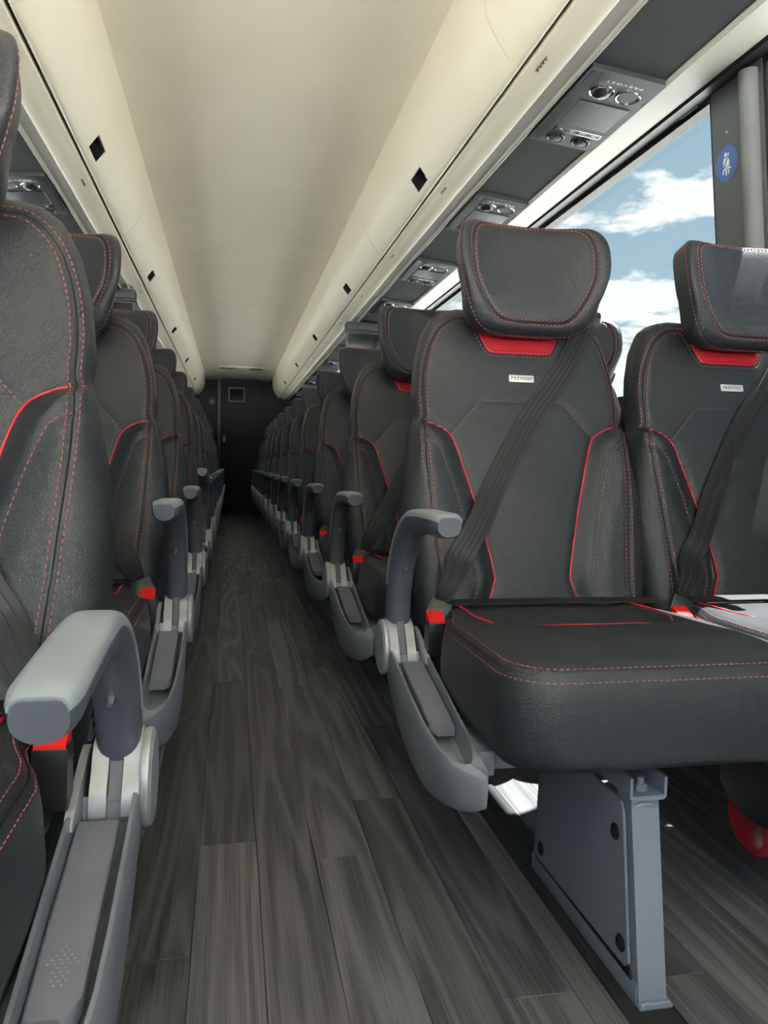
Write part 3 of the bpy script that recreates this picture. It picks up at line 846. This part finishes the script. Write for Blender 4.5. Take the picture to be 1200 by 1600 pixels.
for sg_ in (1, -1):
    PIPM.append(MB().tube(on_front(PIPEC, 0.0004, sg_), 0.0019, 6).mesh('piping', 'piping', 60))
    stitches(tm, on_front(ST2, 0.0004, sg_))
    stitches(tm, on_front(YOKE, 0.0004, sg_))
    stitches(tm, on_front([(max(0, a), b) for a, b in offset2(SEAM, 0.0065)], 0.0003, sg_))
    stitches(tm, on_front([(max(0, a), b) for a, b in offset2(SEAM, -0.0065)], 0.0003, sg_))
    stitches(tm, on_front(offset2(catmull(REDP, 3), 0.006), 0.0004, sg_))
dm.tube(on_front(SEAM, -0.0004, 1) + on_front(SEAM, -0.0004, -1)[::-1][1:], 0.0015, 5)
ME['stitching'] = tm.mesh('stitching', 'thread', 0)
ME['seam'] = dm.mesh('seam', 'seam', 60)
rm = MB()
rc_ = catmull(REDP, 4)
rows = []
for x, z in rc_:
    rows.append([(x*(-1+2*q/20), front(x*(-1+2*q/20), z)-0.0022 + (0.0022 if abs(-1+2*q/20) > 0.97 else 0), z) for q in range(21)])
# last rows sit on the bottom edge
rows = [r for r in rows if abs(r[-1][0]) > 0.045]
rows.append([(x, front(x, 0.9438), 0.9438) for x, _, _ in rows[-1]])
rm.grid(rows)
ME['red'] = rm.mesh('red_panel', 'red_leather', 60)
rs = MB()
for sg_ in (1, -1): stitches(rs, [(p[0], p[1]-0.0022, p[2]) for p in on_front(offset2(catmull(REDP, 3), -0.005), 0.0004, sg_)], r=0.0008)
ME['redst'] = rs.mesh('red_stitching', 'ext_red', 0)
bz = 0.893
yb_ = front(0.0, bz)
ME['badge'] = MB().box(-0.0265, 0.0265, yb_-0.0032, yb_+0.002, bz-0.0075, bz+0.0075, 0.0018).xf(lambda p: Vector((p.x, p.y+0.25*(p.z-bz), p.z))).mesh('badge', 'badge', 30)
tmesh = text_mesh('PREVOST', 0.0088, 'ink', 1.06)
for q in tmesh.vertices:
    x_, z_, n_ = q.co
    q.co = (x_, yb_-0.0034-n_+0.25*z_, bz+z_)
ME['badge_txt'] = tmesh

# headrest
HO = [(0.0, 1.190), (0.06, 1.1915), (0.110, 1.192), (0.140, 1.183), (0.1555, 1.155), (0.1575, 1.11), (0.150, 1.07), (0.125, 1.018), (0.100, 0.985), (0.07, 0.969), (0.0, 0.966)]
HOF = catmull(HO + [(-a, b) for a, b in HO[::-1][1:-1]], 5, closed=True)
HZC = 1.085
def hwing(x): return 5.2*max(0.0, abs(x)-0.05)**2
HBOX = [(0.962, 1.22), (0.970, 1.30), (0.985, 1.34), (1.015, 1.20), (1.04, 1.08), (1.07, 1.0), (1.3, 1.0)]
def hpt(p, sx, st, sb, y):
    # the shell behind the winged face is narrower but squarer at its lower corners
    kb = smooth((y+0.030)/0.045)
    x = p[0]*sx*(1-0.09*kb)*(1+(lerp_tab(HBOX, p[1])-1)*kb)
    z = HZC + (p[1]-HZC)*(st if p[1] > HZC else sb)
    return (x, 0.126 + 0.25*(z-1.08) + y - hwing(x)*(1.0 if y < 0.02 else 0.75), z)
HR = [(0.30, 0.30, 0.30, 0.058), (0.60, 0.60, 0.60, 0.056), (0.84, 0.86, 0.84, 0.050), (0.95, 0.965, 0.95, 0.036), (0.995, 0.995, 0.995, 0.014), (1.0, 1.0, 1.0, -0.004), (0.985, 0.99, 0.985, -0.018),
      (0.93, 0.965, 0.93, -0.031), (0.86, 0.945, 0.87, -0.0375), (0.815, 0.925, 0.825, -0.0395), (0.795, 0.915, 0.805, -0.0370), (0.775, 0.905, 0.785, -0.0405), (0.70, 0.85, 0.71, -0.0435), (0.55, 0.68, 0.56, -0.0455), (0.35, 0.45, 0.36, -0.0465), (0.15, 0.2, 0.15, -0.047)]
ME['headrest'] = MB().loft([[hpt(p, *r) for p in HOF] for r in HR]).mesh('headrest', 'leather', 80)
hs = MB()
def closed(P): return P + [P[0]]
stitches(hs, closed([hpt(p, 0.83, 0.935, 0.84, -0.0400) for p in HOF]))
stitches(hs, closed([hpt(p, 0.757, 0.895, 0.768, -0.0418) for p in HOF]))
stitches(hs, closed([hpt(p, 0.998, 0.998, 0.998, -0.0095) for p in HOF]))
ME['headst'] = hs.mesh('head_stitching', 'thread', 0)
ME['headseam'] = MB().tube(closed([hpt(p, 0.795, 0.915, 0.805, -0.0378) for p in HOF]), 0.0013, 5).mesh('head_seam', 'seam', 60)
ME['headpost'] = MB().cyl((0, 0.175, 0.93), (0, 0.165, 1.05), 0.007, n=10).mesh('headrest_post', 'steel', 40)

# cushion
def cush(ins, z, n=25):
    x1 = 0.2365-ins; y0 = -0.482+ins; y1 = 0.045-ins
    rf = max(0.012, 0.075-ins*0.6); rb = max(0.012, 0.03-ins*0.3)
    pts = []
    def arc(cx, cy, r, a0, a1, k=8):
        for q in range(k+1):
            a = a0+(a1-a0)*q/k
            pts.append((cx+r*math.cos(a), cy+r*math.sin(a)))
    def line(a, b, k):
        for q in range(1, k): pts.append((a[0]+(b[0]-a[0])*q/k, a[1]+(b[1]-a[1])*q/k))
    arc(x1-rb, y1-rb, rb, 0, PI/2)
    line((x1-rb, y1), (-x1+rb, y1), 14)
    arc(-x1+rb, y1-rb, rb, PI/2, PI)
    line((-x1, y1-rb), (-x1, y0+rf), 14)
    arc(-x1+rf, y0+rf, rf, PI, 1.5*PI)
    line((-x1+rf, y0), (x1-rf, y0), 14)
    arc(x1-rf, y0+rf, rf, 1.5*PI, 2*PI)
    line((x1, y0+rf), (x1, y1-rb), 14)
    return [(x*(1-0.13*smooth((y+0.17)/0.10)), y, z) for x, y in pts]
UP = catmull([(0.168, 0.03), (0.170, -0.08), (0.172, -0.145), (0.150, -0.205), (0.110, -0.226), (0.0, -0.232)], 5)
def ctop(p):
    x, y, z = p
    k = smooth((z-0.455)/0.010)
    z += k*(0.013*math.exp(-((y+0.345)/0.085)**2)*smooth((0.235-abs(x))/0.10) - 0.004*smooth((y+0.1)/0.15))
    d = poly_d(abs(x), y, UP)
    inside = smooth(-(abs(x)-0.165)/0.02)*smooth((y+0.235)/0.03)
    z -= k*(0.008*inside)
    z -= 0.003*math.exp(-(d/0.006)**2)*k
    return (x, y, z)
CR = [(0.10, 0.322), (0.045, 0.3225), (0.018, 0.327), (0.006, 0.340), (0.0005, 0.362), (0.0, 0.39), (0.0015, 0.420), (0.005, 0.440), (0.0085, 0.4495), (0.0110, 0.4535), (0.0128, 0.4515), (0.0146, 0.4565), (0.020, 0.4600), (0.030, 0.4635), (0.045, 0.4655), (0.060, 0.4665), (0.075, 0.467), (0.09, 0.467), (0.105, 0.467), (0.12, 0.467), (0.14, 0.467), (0.16, 0.467), (0.185, 0.467), (0.21, 0.467), (0.23, 0.467)]
ME['cushion'] = MB().loft([[ctop(p) for p in cush(*r)] for r in CR]).mesh('seat_cushion', 'leather', 80)
cs = MB()
stitches(cs, closed(cush(0.0068, 0.4460)))
stitches(cs, closed(cush(0.0190, 0.4607)))
ME['cushst'] = cs.mesh('cushion_stitching', 'thread', 0)
ME['cushseam'] = MB().tube(closed(cush(0.0126, 0.4522)), 0.0014, 5, up=(0, 0, 1)).mesh('cushion_seam', 'seam', 60)
cp = MB().tube([(x, y, ctop((x, y, 0.467))[2]+0.0008) for x, y in UP + [(-a, b) for a, b in UP[::-1][1:]]], 0.0019, 6, up=(0, 0, 1))
ME['cushpipe'] = cp.mesh('cushion_piping', 'piping', 60)

# ------------------------------------------------------------------ seats: sided meshes (s=+1 right of the aisle)
XO = 0.47
XA, XW = 0.472, 0.947        # seat centres from the coach centre line
def sided(s):
    D = {}
    def T(mb): return mb.xf(lambda p: Vector((s*(p.x-XO), p.y, p.z)))
    # ---- arm (own origin at the pivot x=.1995, y=0, z=.385)
    px, pz = 0.1995, 0.385
    path = catmull([(0.004, 0.015), (0.002, 0.06), (-0.008, 0.11), (-0.032, 0.163), (-0.075, 0.205), (-0.130, 0.232), (-0.19, 0.2405), (-0.262, 0.2425), (-0.322, 0.2425)], 5)
    n = len(path)
    def frame(i):
        a, b = Vector(path[max(0, i-1)]), Vector(path[min(n-1, i+1)])
        t = (b-a).normalized()
        return t, Vector((t.y, -t.x))     # outer normal (back/up)
    def sect(i, kind):
        t, nn = frame(i)
        f = i/(n-1)
        wx = 0.0215
        th = 0.0255 - 0.008*smooth((f-0.35)/0.5)
        endk = 1.0
        if i >= n-2: endk = 0.93 if i == n-2 else 0.80
        c = Vector(path[i])
        out = []
        if kind == 'arm':
            # D section: flat outer side, round inner side
            flatk = smooth((f-0.3)/0.4)
            for q in range(20):
                a = 2*PI*q/20
                ca, sa = math.cos(a), math.sin(a)
                e = 0.55 if sa > 0 else (0.75 + 0.25*flatk)
                x = math.copysign(abs(ca)**e, ca)*wx*endk
                h = math.copysign(abs(sa)**e, sa)*th*endk
                out.append((s*x, c[0]+nn.x*h, c[1]+nn.y*h))
        else:
            lim = 0.5
            k = smooth((f-0.22)/0.08)
            ins = 0.0022
            for q in range(15):
                a = (0.06 + 0.88*q/14)*PI
                ca, sa = math.cos(a), math.sin(a)
                x = math.copysign(abs(ca)**0.5, ca)*(wx+0.0012)*endk
                h = (math.copysign(abs(sa)**0.5, sa) if sa > 0 else sa*0.7)*(th+0.0020)*endk
                out.append((s*x, c[0]+nn.x*h, c[1]+nn.y*h))
            inner = []
            for (x, yy, zz) in out[::-1]:
                inner.append((x*0.88, c[0]+(yy-c[0])*0.82, c[1]+(zz-c[1])*0.82))
            out += inner
        return out
    D['arm'] = MB().loft([sect(i, 'arm') for i in range(n)]).mesh('armrest', 'arm_dark', 60)
    i0 = int(n*0.26)
    prg = [sect(i, 'pad') for i in range(i0, n)]
    # taper the tail of the pad
    def squeeze(rg, k):
        m0 = sum((Vector(q) for q in rg), Vector())/len(rg)
        top = max(rg, key=lambda q: 0)
        return [(q[0]*k, q[1], q[2]) for q in rg]
    D['pad'] = MB().loft(prg).mesh('arm_pad', 'arm_pad', 60)
    D['screw'] = MB().cyl((0, -0.052, 0.150), (0, -0.062, 0.145), 0.0042, 0.003, n=10).mesh('arm_screw', 'steel', 40)
    D['armloc'] = (s*(px-XO), 0, pz)
    # ---- pivot housing: two bright cheeks, disc, dark tongue
    h = MB()
    for (xa, xb) in ((0.1765, 0.1925), (0.2065, 0.2225)):
        pts = [(0.030, 0.345), (0.036, 0.40), (0.026, 0.428), (0.0, 0.436), (-0.024, 0.428), (-0.040, 0.405), (-0.052, 0.388), (-0.050, 0.36)]
        h.prism(catmull(pts, 3, True), 'x', xa, xb)
    h.prism([(0.03, 0.34), (0.02, 0.41), (-0.01, 0.395), (-0.048, 0.37), (-0.05, 0.35)], 'x', 0.190, 0.209)
    D['housing'] = T(h).mesh('pivot_housing', 'shell_light', 35)
    D['tongue'] = T(MB().prism([(0.02, 0.38), (0.012, 0.44), (-0.022, 0.435), (-0.036, 0.405), (-0.05, 0.382)], 'x', 0.1935, 0.2055)).mesh('pivot_tongue', 'arm_dark', 30)
    dk = MB().lathe((0.177, 0.0, 0.385), (-1, 0, 0), [(0.048, 0), (0.050, 0.004), (0.049, 0.0085), (0.045, 0.0105), (0.043, 0.0098)], n=36)
    D['disc'] = T(dk).mesh('pivot_disc', 'shell_light', 40)
    dk = MB().lathe((0.1672, 0.0, 0.385), (-1, 0, 0), [(0.043, 0), (0.042, 0.0014), (0.001, 0.0022)], n=36)
    D['disc_face'] = T(dk).mesh('pivot_face', 'arm_pad', 40)
    # ---- side shell with the recess
    ys = [0.045, 0.035, 0.02, -0.0, -0.03, -0.045, -0.05, -0.07, -0.11, -0.16, -0.21, -0.26, -0.30, -0.335, -0.355, -0.368, -0.376, -0.380, -0.386, -0.396, -0.403, -0.407]
    RIM = [(-0.407, 0.300), (-0.396, 0.304), (-0.36, 0.312), (-0.30, 0.327), (-0.2, 0.352), (-0.1, 0.376), (-0.05, 0.390), (-0.03, 0.372), (0.0, 0.36), (0.045, 0.36)]
    BOT = [(-0.407, 0.262), (-0.39, 0.250), (-0.35, 0.235), (-0.27, 0.226), (-0.18, 0.238), (-0.11, 0.262), (-0.05, 0.293), (0.0, 0.325), (0.03, 0.345), (0.045, 0.355)]
    XOU = [(-0.407, 0.2325), (-0.403, 0.2265), (-0.396, 0.219), (-0.386, 0.209), (-0.37, 0.198), (-0.33, 0.1850), (-0.27, 0.1785), (-0.2, 0.1765), (0.045, 0.1765)]
    rings = []
    for y in ys:
        zr, zb, xo, xi = lerp_tab(RIM, y), lerp_tab(BOT, y), lerp_tab(XOU, y), 0.236
        inr = 0.0
        if y < -0.045:
            inr = 1.0
            if y < -0.335: inr = math.sqrt(max(0.0, 1-((y+0.335)/0.045)**2)) if y > -0.380 else 0.0
        dep = 0.030*(1 if (y < -0.046 and y > -0.3795) else 0)
        zi = zr + 0.012*smooth((-0.05-y)/0.05)
        mid = (xo+0.005+xi-0.005)/2
        a = mid-(mid-xo-0.005)*max(inr, 0.02) if inr > 0 or y < -0.335 else xo+0.005
        b = mid+(xi-0.005-mid)*max(inr, 0.02) if inr > 0 or y < -0.335 else xi-0.005
        zf = zr-dep
        zl = zr + (zi-zr)*0.5 if inr < 1 and y < -0.335 else zr
        rings.append([(xi, y, zb+0.018), (xi-min(0.012, 0.3*(xi-xo)), y, zb+0.004), (mid, y, zb), (xo+min(0.010, 0.25*(xi-xo)), y, zb+0.005), (xo+min(0.002, 0.1*(xi-xo)), y, zb+0.018), (xo, y, (zb+0.018+zr)/2), (xo, y, zr-0.002), (xo+min(0.0015, 0.1*(xi-xo)), y, zr),
                      (a, y, zr + (a-xo)/(xi-xo)*(zi-zr)*(1-inr)), (a+0.003*inr, y, zf+0.006*inr), (a+0.010*inr, y, zf), (b-0.010*inr, y, zf), (b-0.003*inr, y, zf+0.006*inr), (b, y, zi-(xi-b)/(xi-xo)*(zi-zr)*(1-inr)),
                      (xi-min(0.0015, 0.1*(xi-xo)), y, zi), (xi, y, zi-0.002)])
    D['shell'] = T(MB().loft(rings)).mesh('side_shell', 'shell', 38)
    # inner upright fin that ties shell and housing
    D['fin'] = T(MB().prism(catmull([(0.02, 0.36), (0.01, 0.415), (-0.012, 0.418), (-0.04, 0.408), (-0.09, 0.388), (-0.09, 0.372)], 3, True), 'x', 0.2285, 0.2365)).mesh('shell_fin', 'shell_light', 30)
    # ---- paddle
    pd = []
    for y in (-0.078, -0.082, -0.12, -0.18, -0.235, -0.262, -0.274, -0.280):
        zr = lerp_tab(RIM, y)
        zt = zr - 0.004 + 0.004*smooth((-0.08-y)/0.1)
        xl = 0.1905
        if y <= -0.274: xl += 0.005
        if y <= -0.280: xl += 0.006
        xr = 0.2275
        k = 0.002 if y > -0.080 else 0.0
        pd.append([(xr, y, zt-0.016), (xl, y, zt-0.016), (xl, y, zt-0.002-k), (xl+0.002, y, zt-k), (xr-0.002, y, zt-k), (xr, y, zt-0.002-k)])
    D['paddle'] = T(MB().loft(pd)).mesh('recline_paddle', 'paddle', 35)
    ad = MB()
    def dot(u, v):
        y = -0.222 - v
        z = lerp_tab(RIM, y)
        ad.lathe((0.209+u, y, z-0.0006), (0, 0.2, 1), [(0.00115, 0), (0.0009, 0.0009), (0.0002, 0.0012)], n=6)
    for r_i in range(10):
        v = 0.0036*r_i
        if r_i < 5: wd = r_i
        else: wd = 2
        for q in range(-wd, wd+1):
            if (q+r_i) % 2 == 0: dot(q*0.0026, v)
    D['dots'] = T(ad).mesh('arrow_dots', 'arm_pad', 0)
    # ---- frame beams
    fb = MB()
    fb.box(0.232, 1.15, -0.345, -0.305, 0.288, 0.318, 0.004)
    fb.box(0.232, 1.15, -0.085, -0.045, 0.288, 0.318, 0.004)
    fb.box(0.238, 0.262, -0.36, 0.02, 0.285, 0.321, 0.004)
    D['beam'] = T(fb).mesh('seat_frame', 'paint', 30)
    # ---- pedestal (y from pivot: floor rail -.465 .. -.105)
    xa, xb = 0.430, 0.470
    pp = MB()
    pp.loft([[(xa, -0.470, 0.0075), (xb, -0.470, 0.0075), (xb, -0.428, 0.0075), (xa, -0.428, 0.0075)],
             [(xa, -0.430, 0.272), (xb, -0.430, 0.272), (xb, -0.392, 0.272), (xa, -0.392, 0.272)]])
    pp.box(xa-0.002, xb-0.004, -0.464, -0.105, 0.0068, 0.036, 0.002)
    pp.box(xa-0.001, xb+0.007, -0.474, -0.43, 0.0066, 0.0125, 0.002)
    pp.loft([[(xa, -0.15, 0.034), (xb, -0.15, 0.034), (xb, -0.11, 0.034), (xa, -0.11, 0.034)],
             [(xa, -0.17, 0.275), (xb, -0.17, 0.275), (xb, -0.13, 0.275), (xa, -0.13, 0.275)]])
    D['ped'] = T(pp).mesh('pedestal', 'paint', 30)
    bevp = [(-0.132, 0.052), (-0.146, 0.274), (-0.412, 0.262), (-0.420, 0.250), (-0.448, 0.056), (-0.440, 0.047), (-0.140, 0.043)]
    D['panel'] = T(MB().prism(bevp, 'x', xa-0.006, xa-0.002)).mesh('pedestal_panel', 'paint', 25)
    bo = []
    for (yy, zz) in ((-0.142-0.012, 0.066), (-0.402, 0.215), (-0.428, 0.072)):
        bo.append(T(MB().lathe((xa-0.006, yy, zz), (-1, 0, 0), [(0.0115, 0), (0.0115, 0.001), (0.009, 0.003), (0.001, 0.0035)], n=18)).mesh('bolt_cap', 'bolt', 40))
    D['bolts'] = bo
    D['gap'] = T(MB().prism([(-0.128, 0.0355), (-0.128, 0.0445), (-0.446, 0.0475), (-0.452, 0.0355)], 'x', xa-0.0035, xa-0.0005)).mesh('gap_shade_strip', 'bolt', 0)  # thin black strip drawn for the shade between rail and panel
    tb = MB()
    U = [(0.424, 0.316), (0.424, 0.276), (0.428, 0.272), (0.474, 0.272), (0.478, 0.276), (0.478, 0.316), (0.474, 0.316), (0.474, 0.278), (0.428, 0.278), (0.428, 0.316)]
    tb.prism([(a, min(b, 0.303)) for a, b in U], 'y', -0.437, -0.12)
    D['bracket'] = T(tb).mesh('top_bracket', 'paint', 30)
    hb_ = MB().lathe((0.451, -0.415, 0.278), (0, 0, 1), [(0.0095, 0), (0.0095, 0.007), (0.007, 0.009)], n=6)
    hb_.cyl((0.451, -0.415, 0.287), (0.451, -0.415, 0.296), 0.005, n=10)
    D['nut'] = T(hb_).mesh('bracket_bolt', 'paint', 30)
    # welds
    wl = MB().tube([(xa+0.002, -0.471, 0.013), (xa+0.012, -0.473, 0.016), (xa+0.022, -0.472, 0.013), (xa+0.034, -0.473, 0.016), (xb+0.002, -0.471, 0.013)], [0.002, 0.003, 0.0025, 0.003, 0.002], 6)
    wl.tube([(xa+0.003, -0.4325, 0.262), (xa+0.014, -0.4335, 0.2655), (xa+0.028, -0.4335, 0.265), (xb-0.002, -0.4325, 0.262)], [0.0015, 0.003, 0.003, 0.0015], 6)
    D['weld'] = T(wl).mesh('weld_bead', 'paint', 60)
    # ---- seat belt, relative to the seat centre (mirrored for the left)
    P = [(0.178, 1.040, 0.235), (0.170, 1.0475, 0.200), (0.160, 1.038, 0.158)]
    for (x, z) in ((0.150, 1.010), (0.108, 0.938), (0.066, 0.880), (0.026, 0.829), (-0.010, 0.775), (-0.044, 0.720), (-0.076, 0.667), (-0.105, 0.617), (-0.132, 0.578), (-0.155, 0.545)):
        P.append((x, z, None))
    pts = []
    for x, z, y in P:
        if y is None:
            y = min(front(x+d, z, False) for d in (-0.02, -0.01, 0, 0.01, 0.02)) - 0.004
            y -= 0.004*smooth((0.80-z)/0.2)
        pts.append((x, y, z))
    pts += [(-0.176, -0.016, 0.512), (-0.196, -0.028, 0.480), (-0.204, -0.040, 0.470)]
    pts = catmull(pts, 5)
    rg = []
    N = len(pts)
    for i, p in enumerate(pts):
        p = Vector(p)
        t = (Vector(pts[min(N-1, i+1)]) - Vector(pts[max(0, i-1)])).normalized()
        kz = smooth((p.y-0.145)/0.05) if p.z > 1.0 else 0.0
        nrm = Vector((0, -0.97*(1-kz), 0.24+0.76*kz))
        nrm = (nrm - t*nrm.dot(t)).normalized()
        f = i/(N-1)
        tw = 0.6*smooth((f-0.80)/0.2)
        sd = t.cross(nrm).normalized()
        sd = (sd*math.cos(tw) + nrm*math.sin(tw)*0.8).normalized()
        nr2 = sd.cross(t).normalized()
        wd = 0.0235*(1-0.42*smooth((f-0.82)/0.18))
        o_ = []
        for q, dz_ in ((-1, 0), (-0.62, 0.0), (-0.58, 0.0007), (-0.22, 0.0007), (-0.18, 0.0), (0.18, 0.0), (0.22, 0.0007), (0.58, 0.0007), (0.62, 0.0), (1, 0)):
            o_.append(p + sd*wd*q + nr2*dz_)
        for q in (1, -1): o_.append(p + sd*wd*q - nr2*0.0014)
        rg.append([(s*v.x, v.y, v.z) for v in o_])
    D['belt'] = MB().loft(rg).mesh('seat_belt', 'belt', 30)
    S = lambda mb: mb.xf(lambda p: Vector((s*p.x, p.y, p.z)))
    # tongue: black moulded grip under the webbing
    def orient(c, ax, ay, az):
        return lambda p: c + ax*p.x + ay*p.y + az*p.z
    az = Vector((0.42, 0.30, 0.86)).normalized(); ay = Vector((0.15, 1, -0.3)); ay = (ay - az*ay.dot(az)).normalized(); ax = ay.cross(az)
    tg = MB().box(-0.021, 0.021, -0.006, 0.006, -0.020, 0.014, 0.004)
    tg.box(-0.012, 0.012, -0.002, 0.002, -0.045, -0.018, 0.001)
    D['tongue2'] = S(tg.xf(orient(Vector((-0.2085, -0.047, 0.462)), ax, ay, az))).mesh('buckle_tongue', 'black_plastic', 35)
    az = Vector((0.05, 0.45, 0.9)).normalized(); ay = Vector((0, 1, -0.5)); ay = (ay - az*ay.dot(az)).normalized(); ax = ay.cross(az)
    bk = MB().box(-0.2375, -0.2055, -0.086, -0.058, 0.385, 0.4440, 0.003)
    D['buckle'] = S(bk).mesh('buckle', 'black_plastic', 35)
    bb = MB().prism([(-0.0855, 0.4425), (-0.0855, 0.4465), (-0.082, 0.4485), (-0.060, 0.4610), (-0.0585, 0.4590), (-0.0585, 0.4425)], 'x', -0.2355, -0.2075)
    D['button'] = S(bb).mesh('release_button', 'red_plastic', 35)
    lp = []
    for q in range(15):
        x = -0.19 + 0.42*q/14
        yy = -0.028 + 0.030*math.sin(PI*q/14)
        zz = 0.468 - 0.004*math.sin(PI*q/14)
        lp.append([(s*x, yy-0.020, zz+0.000), (s*x, yy+0.014, zz+0.0035), (s*x, yy+0.0142, zz+0.002), (s*x, yy-0.020, zz-0.0015)])
    D['lap'] = MB().loft(lp).mesh('lap_belt', 'belt', 30)
    return D
SD = {1: sided(1), -1: sided(-1)}

def double_seat(s, yp, row, nm, arm_rot=0.0, label=None, arm_drop=0.0, recline=0.0):
    D = SD[s]
    root = empty('double_seat', (C+s*XO-(0.009 if s < 0 else 0), yp, 0))
    def lean(o):
        if recline:
            p = Vector((0, 0.02, 0.42))
            o.rotation_euler = (recline, 0, 0)
            o.location = Vector(o.location) + p - Matrix.Rotation(recline, 3, 'X') @ p
        return o
    for xc in (XA, XW):
        lx = s*(xc-XO)
        L = (lx, 0, 0)
        b = lean(put('backrest', ME['backrest'], root, L))
        put('red_panel', ME['red'], b, None, 'red leather panel below the headrest'); [put('piping', q, b, None, 'red piping') for q in PIPM]
        if row < 7:
            put('stitching', ME['stitching'], b); put('seam', ME['seam'], b); put('panel_stitching', ME['redst'], b)
            put('badge', ME['badge'], b, None, 'small silver badge'); put('badge_lettering', ME['badge_txt'], b)
        h = lean(put('headrest', ME['headrest'], root, (lx, 0, 0.004 if xc == XA else 0.0)))
        put('headrest_post', ME['headpost'], h, (-0.05, 0, 0)); put('headrest_post', ME['headpost'], h, (0.05, 0, 0))
        if row < 7:
            put('stitching', ME['headst'], h); put('seam', ME['headseam'], h)
        c = put('seat_cushion', ME['cushion'], root, L)
        put('piping', ME['cushpipe'], c, None, 'red piping')
        if row < 7:
            put('stitching', ME['cushst'], c); put('seam', ME['cushseam'], c)
        sb = lean(put('seat_belt', D['belt'], root, L))
        put('buckle_tongue', D['tongue2'], sb); put('lap_belt', D['lap'], sb); put('buckle', D['buckle'], sb); put('release_button', D['button'], sb, None, 'red release button')
    a = put('armrest', D['arm'], root, D['armloc'])
    a.rotation_euler = (arm_rot, 0, 0)
    a.location.z -= arm_drop
    put('arm_pad', D['pad'], a, None, 'light grey pad'); put('screw', D['screw'], a)
    hs_ = put('pivot_housing', D['housing'], root); put('pivot_disc', D['disc'], hs_); put('pivot_face', D['disc_face'], hs_); put('pivot_tongue', D['tongue'], hs_)
    sh = put('side_shell', D['shell'], root); put('recline_paddle', D['paddle'], sh); put('shell_fin', D['fin'], sh)
    if row < 5: put('arrow_dots', D['dots'], sh)
    put('seat_frame', D['beam'], root)
    p = put('pedestal', D['ped'], root); put('pedestal_panel', D['panel'], p); put('gap_shade_strip', D['gap'], p, None, 'black strip standing in for the shade of the slit'); put('top_bracket', D['bracket'], p)
    if row < 4:
        put('bracket_bolt', D['nut'], p); put('weld_bead', D['weld'], p)
        for q in D['bolts']: put('bolt_cap', q, p)
    tag(root, label or 'black leather double seat with red piping, %s row on the %s of the aisle' % (ORD[row], nm), 'seat', 'double seats on the %s of the aisle' % nm)
    return root
YP_R, YP_L, ROWP = 1.35, 0.812, 0.83
for i in range(12): double_seat(1, YP_R+ROWP*i, i, 'right')
for i in range(13):
    lab = None
    if i == 0: lab = 'black leather double seat nearest on the left, its light grey armrest reaching toward the viewer'
    if i == 3: lab = 'black leather double seat with its grey armrest raised, fourth row on the left'
    double_seat(-1, YP_L+ROWP*i, i, 'left', {0: 0.09, 3: -0.16}.get(i, 0.0), lab, 0.04 if i == 0 else 0.0, -0.05 if i == 0 else 0.0)

# ------------------------------------------------------------------ fire extinguisher under the nearest window seat
fe = empty('fire_extinguisher', (0.945, 1.12, 0.0))
tag(fe, 'red fire extinguisher in a black bracket under the nearest right window seat', 'fire extinguisher')
ang = -0.08
axv = Vector((math.cos(ang), math.sin(ang), 0))
c0 = Vector((-0.163, -0.10, 0.185))
MB().lathe(c0, axv, [(0.012, 0.004), (0.040, 0.004), (0.050, 0.0), (0.056, 0.003), (0.0595, 0.012), (0.060, 0.03), (0.060, 0.26), (0.055, 0.29), (0.035, 0.31), (0.016, 0.32)], n=36).build('cylinder', 'ext_red', fe, 40)
bx_ = MB()
per = Vector((-math.sin(ang), math.cos(ang), 0))
def eb(a, b, c): return c0 + axv*a + per*b + Vector((0, 0, c))
for (a0, a1, b0, b1, z0, z1) in ((-0.006, 0.10, -0.066, 0.066, 0.022, 0.112),):
    prof = [(b0, z0), (b0, z1), (b1, z1), (b1, z0), (0.045, z0-0.004), (0.0, z0+0.004), (-0.045, z0-0.006)]
    prof = [(-0.066, 0.016), (-0.066, 0.100), (0.066, 0.100), (0.066, 0.030), (0.040, 0.012), (0.0, 0.004), (-0.04, 0.004), (-0.06, 0.009)]
    bx_.loft([[eb(a0, p, q) for p, q in prof], [eb(a1, p, q) for p, q in prof]])
br = bx_.build('mounting_bracket', 'black_plastic', fe, 30)
MB().cyl(eb(0.006, -0.068, 0.02), eb(0.006, -0.068, 0.075), 0.004, n=10).build('bracket_pin', 'steel', br)
lb = MB().loft([[eb(a, -0.0665, z) for a, z in ((0.016, 0.022), (0.080, 0.022), (0.080, 0.070), (0.018, 0.070))], [eb(a, -0.0685, z) for a, z in ((0.016, 0.022), (0.080, 0.022), (0.080, 0.070), (0.018, 0.070))]]).build('label_plate', 'paper', br, 0)
lk = MB()
for zq, a1 in ((0.054, 0.072), (0.036, 0.066)):
    lk.loft([[eb(a, -0.0680, z) for a, z in ((0.024, zq), (a1, zq), (a1, zq+0.003), (0.024, zq+0.003))], [eb(a, -0.0691, z) for a, z in ((0.024, zq), (a1, zq), (a1, zq+0.003), (0.024, zq+0.003))]])
lk.build('label_print', 'ink', br, 0)
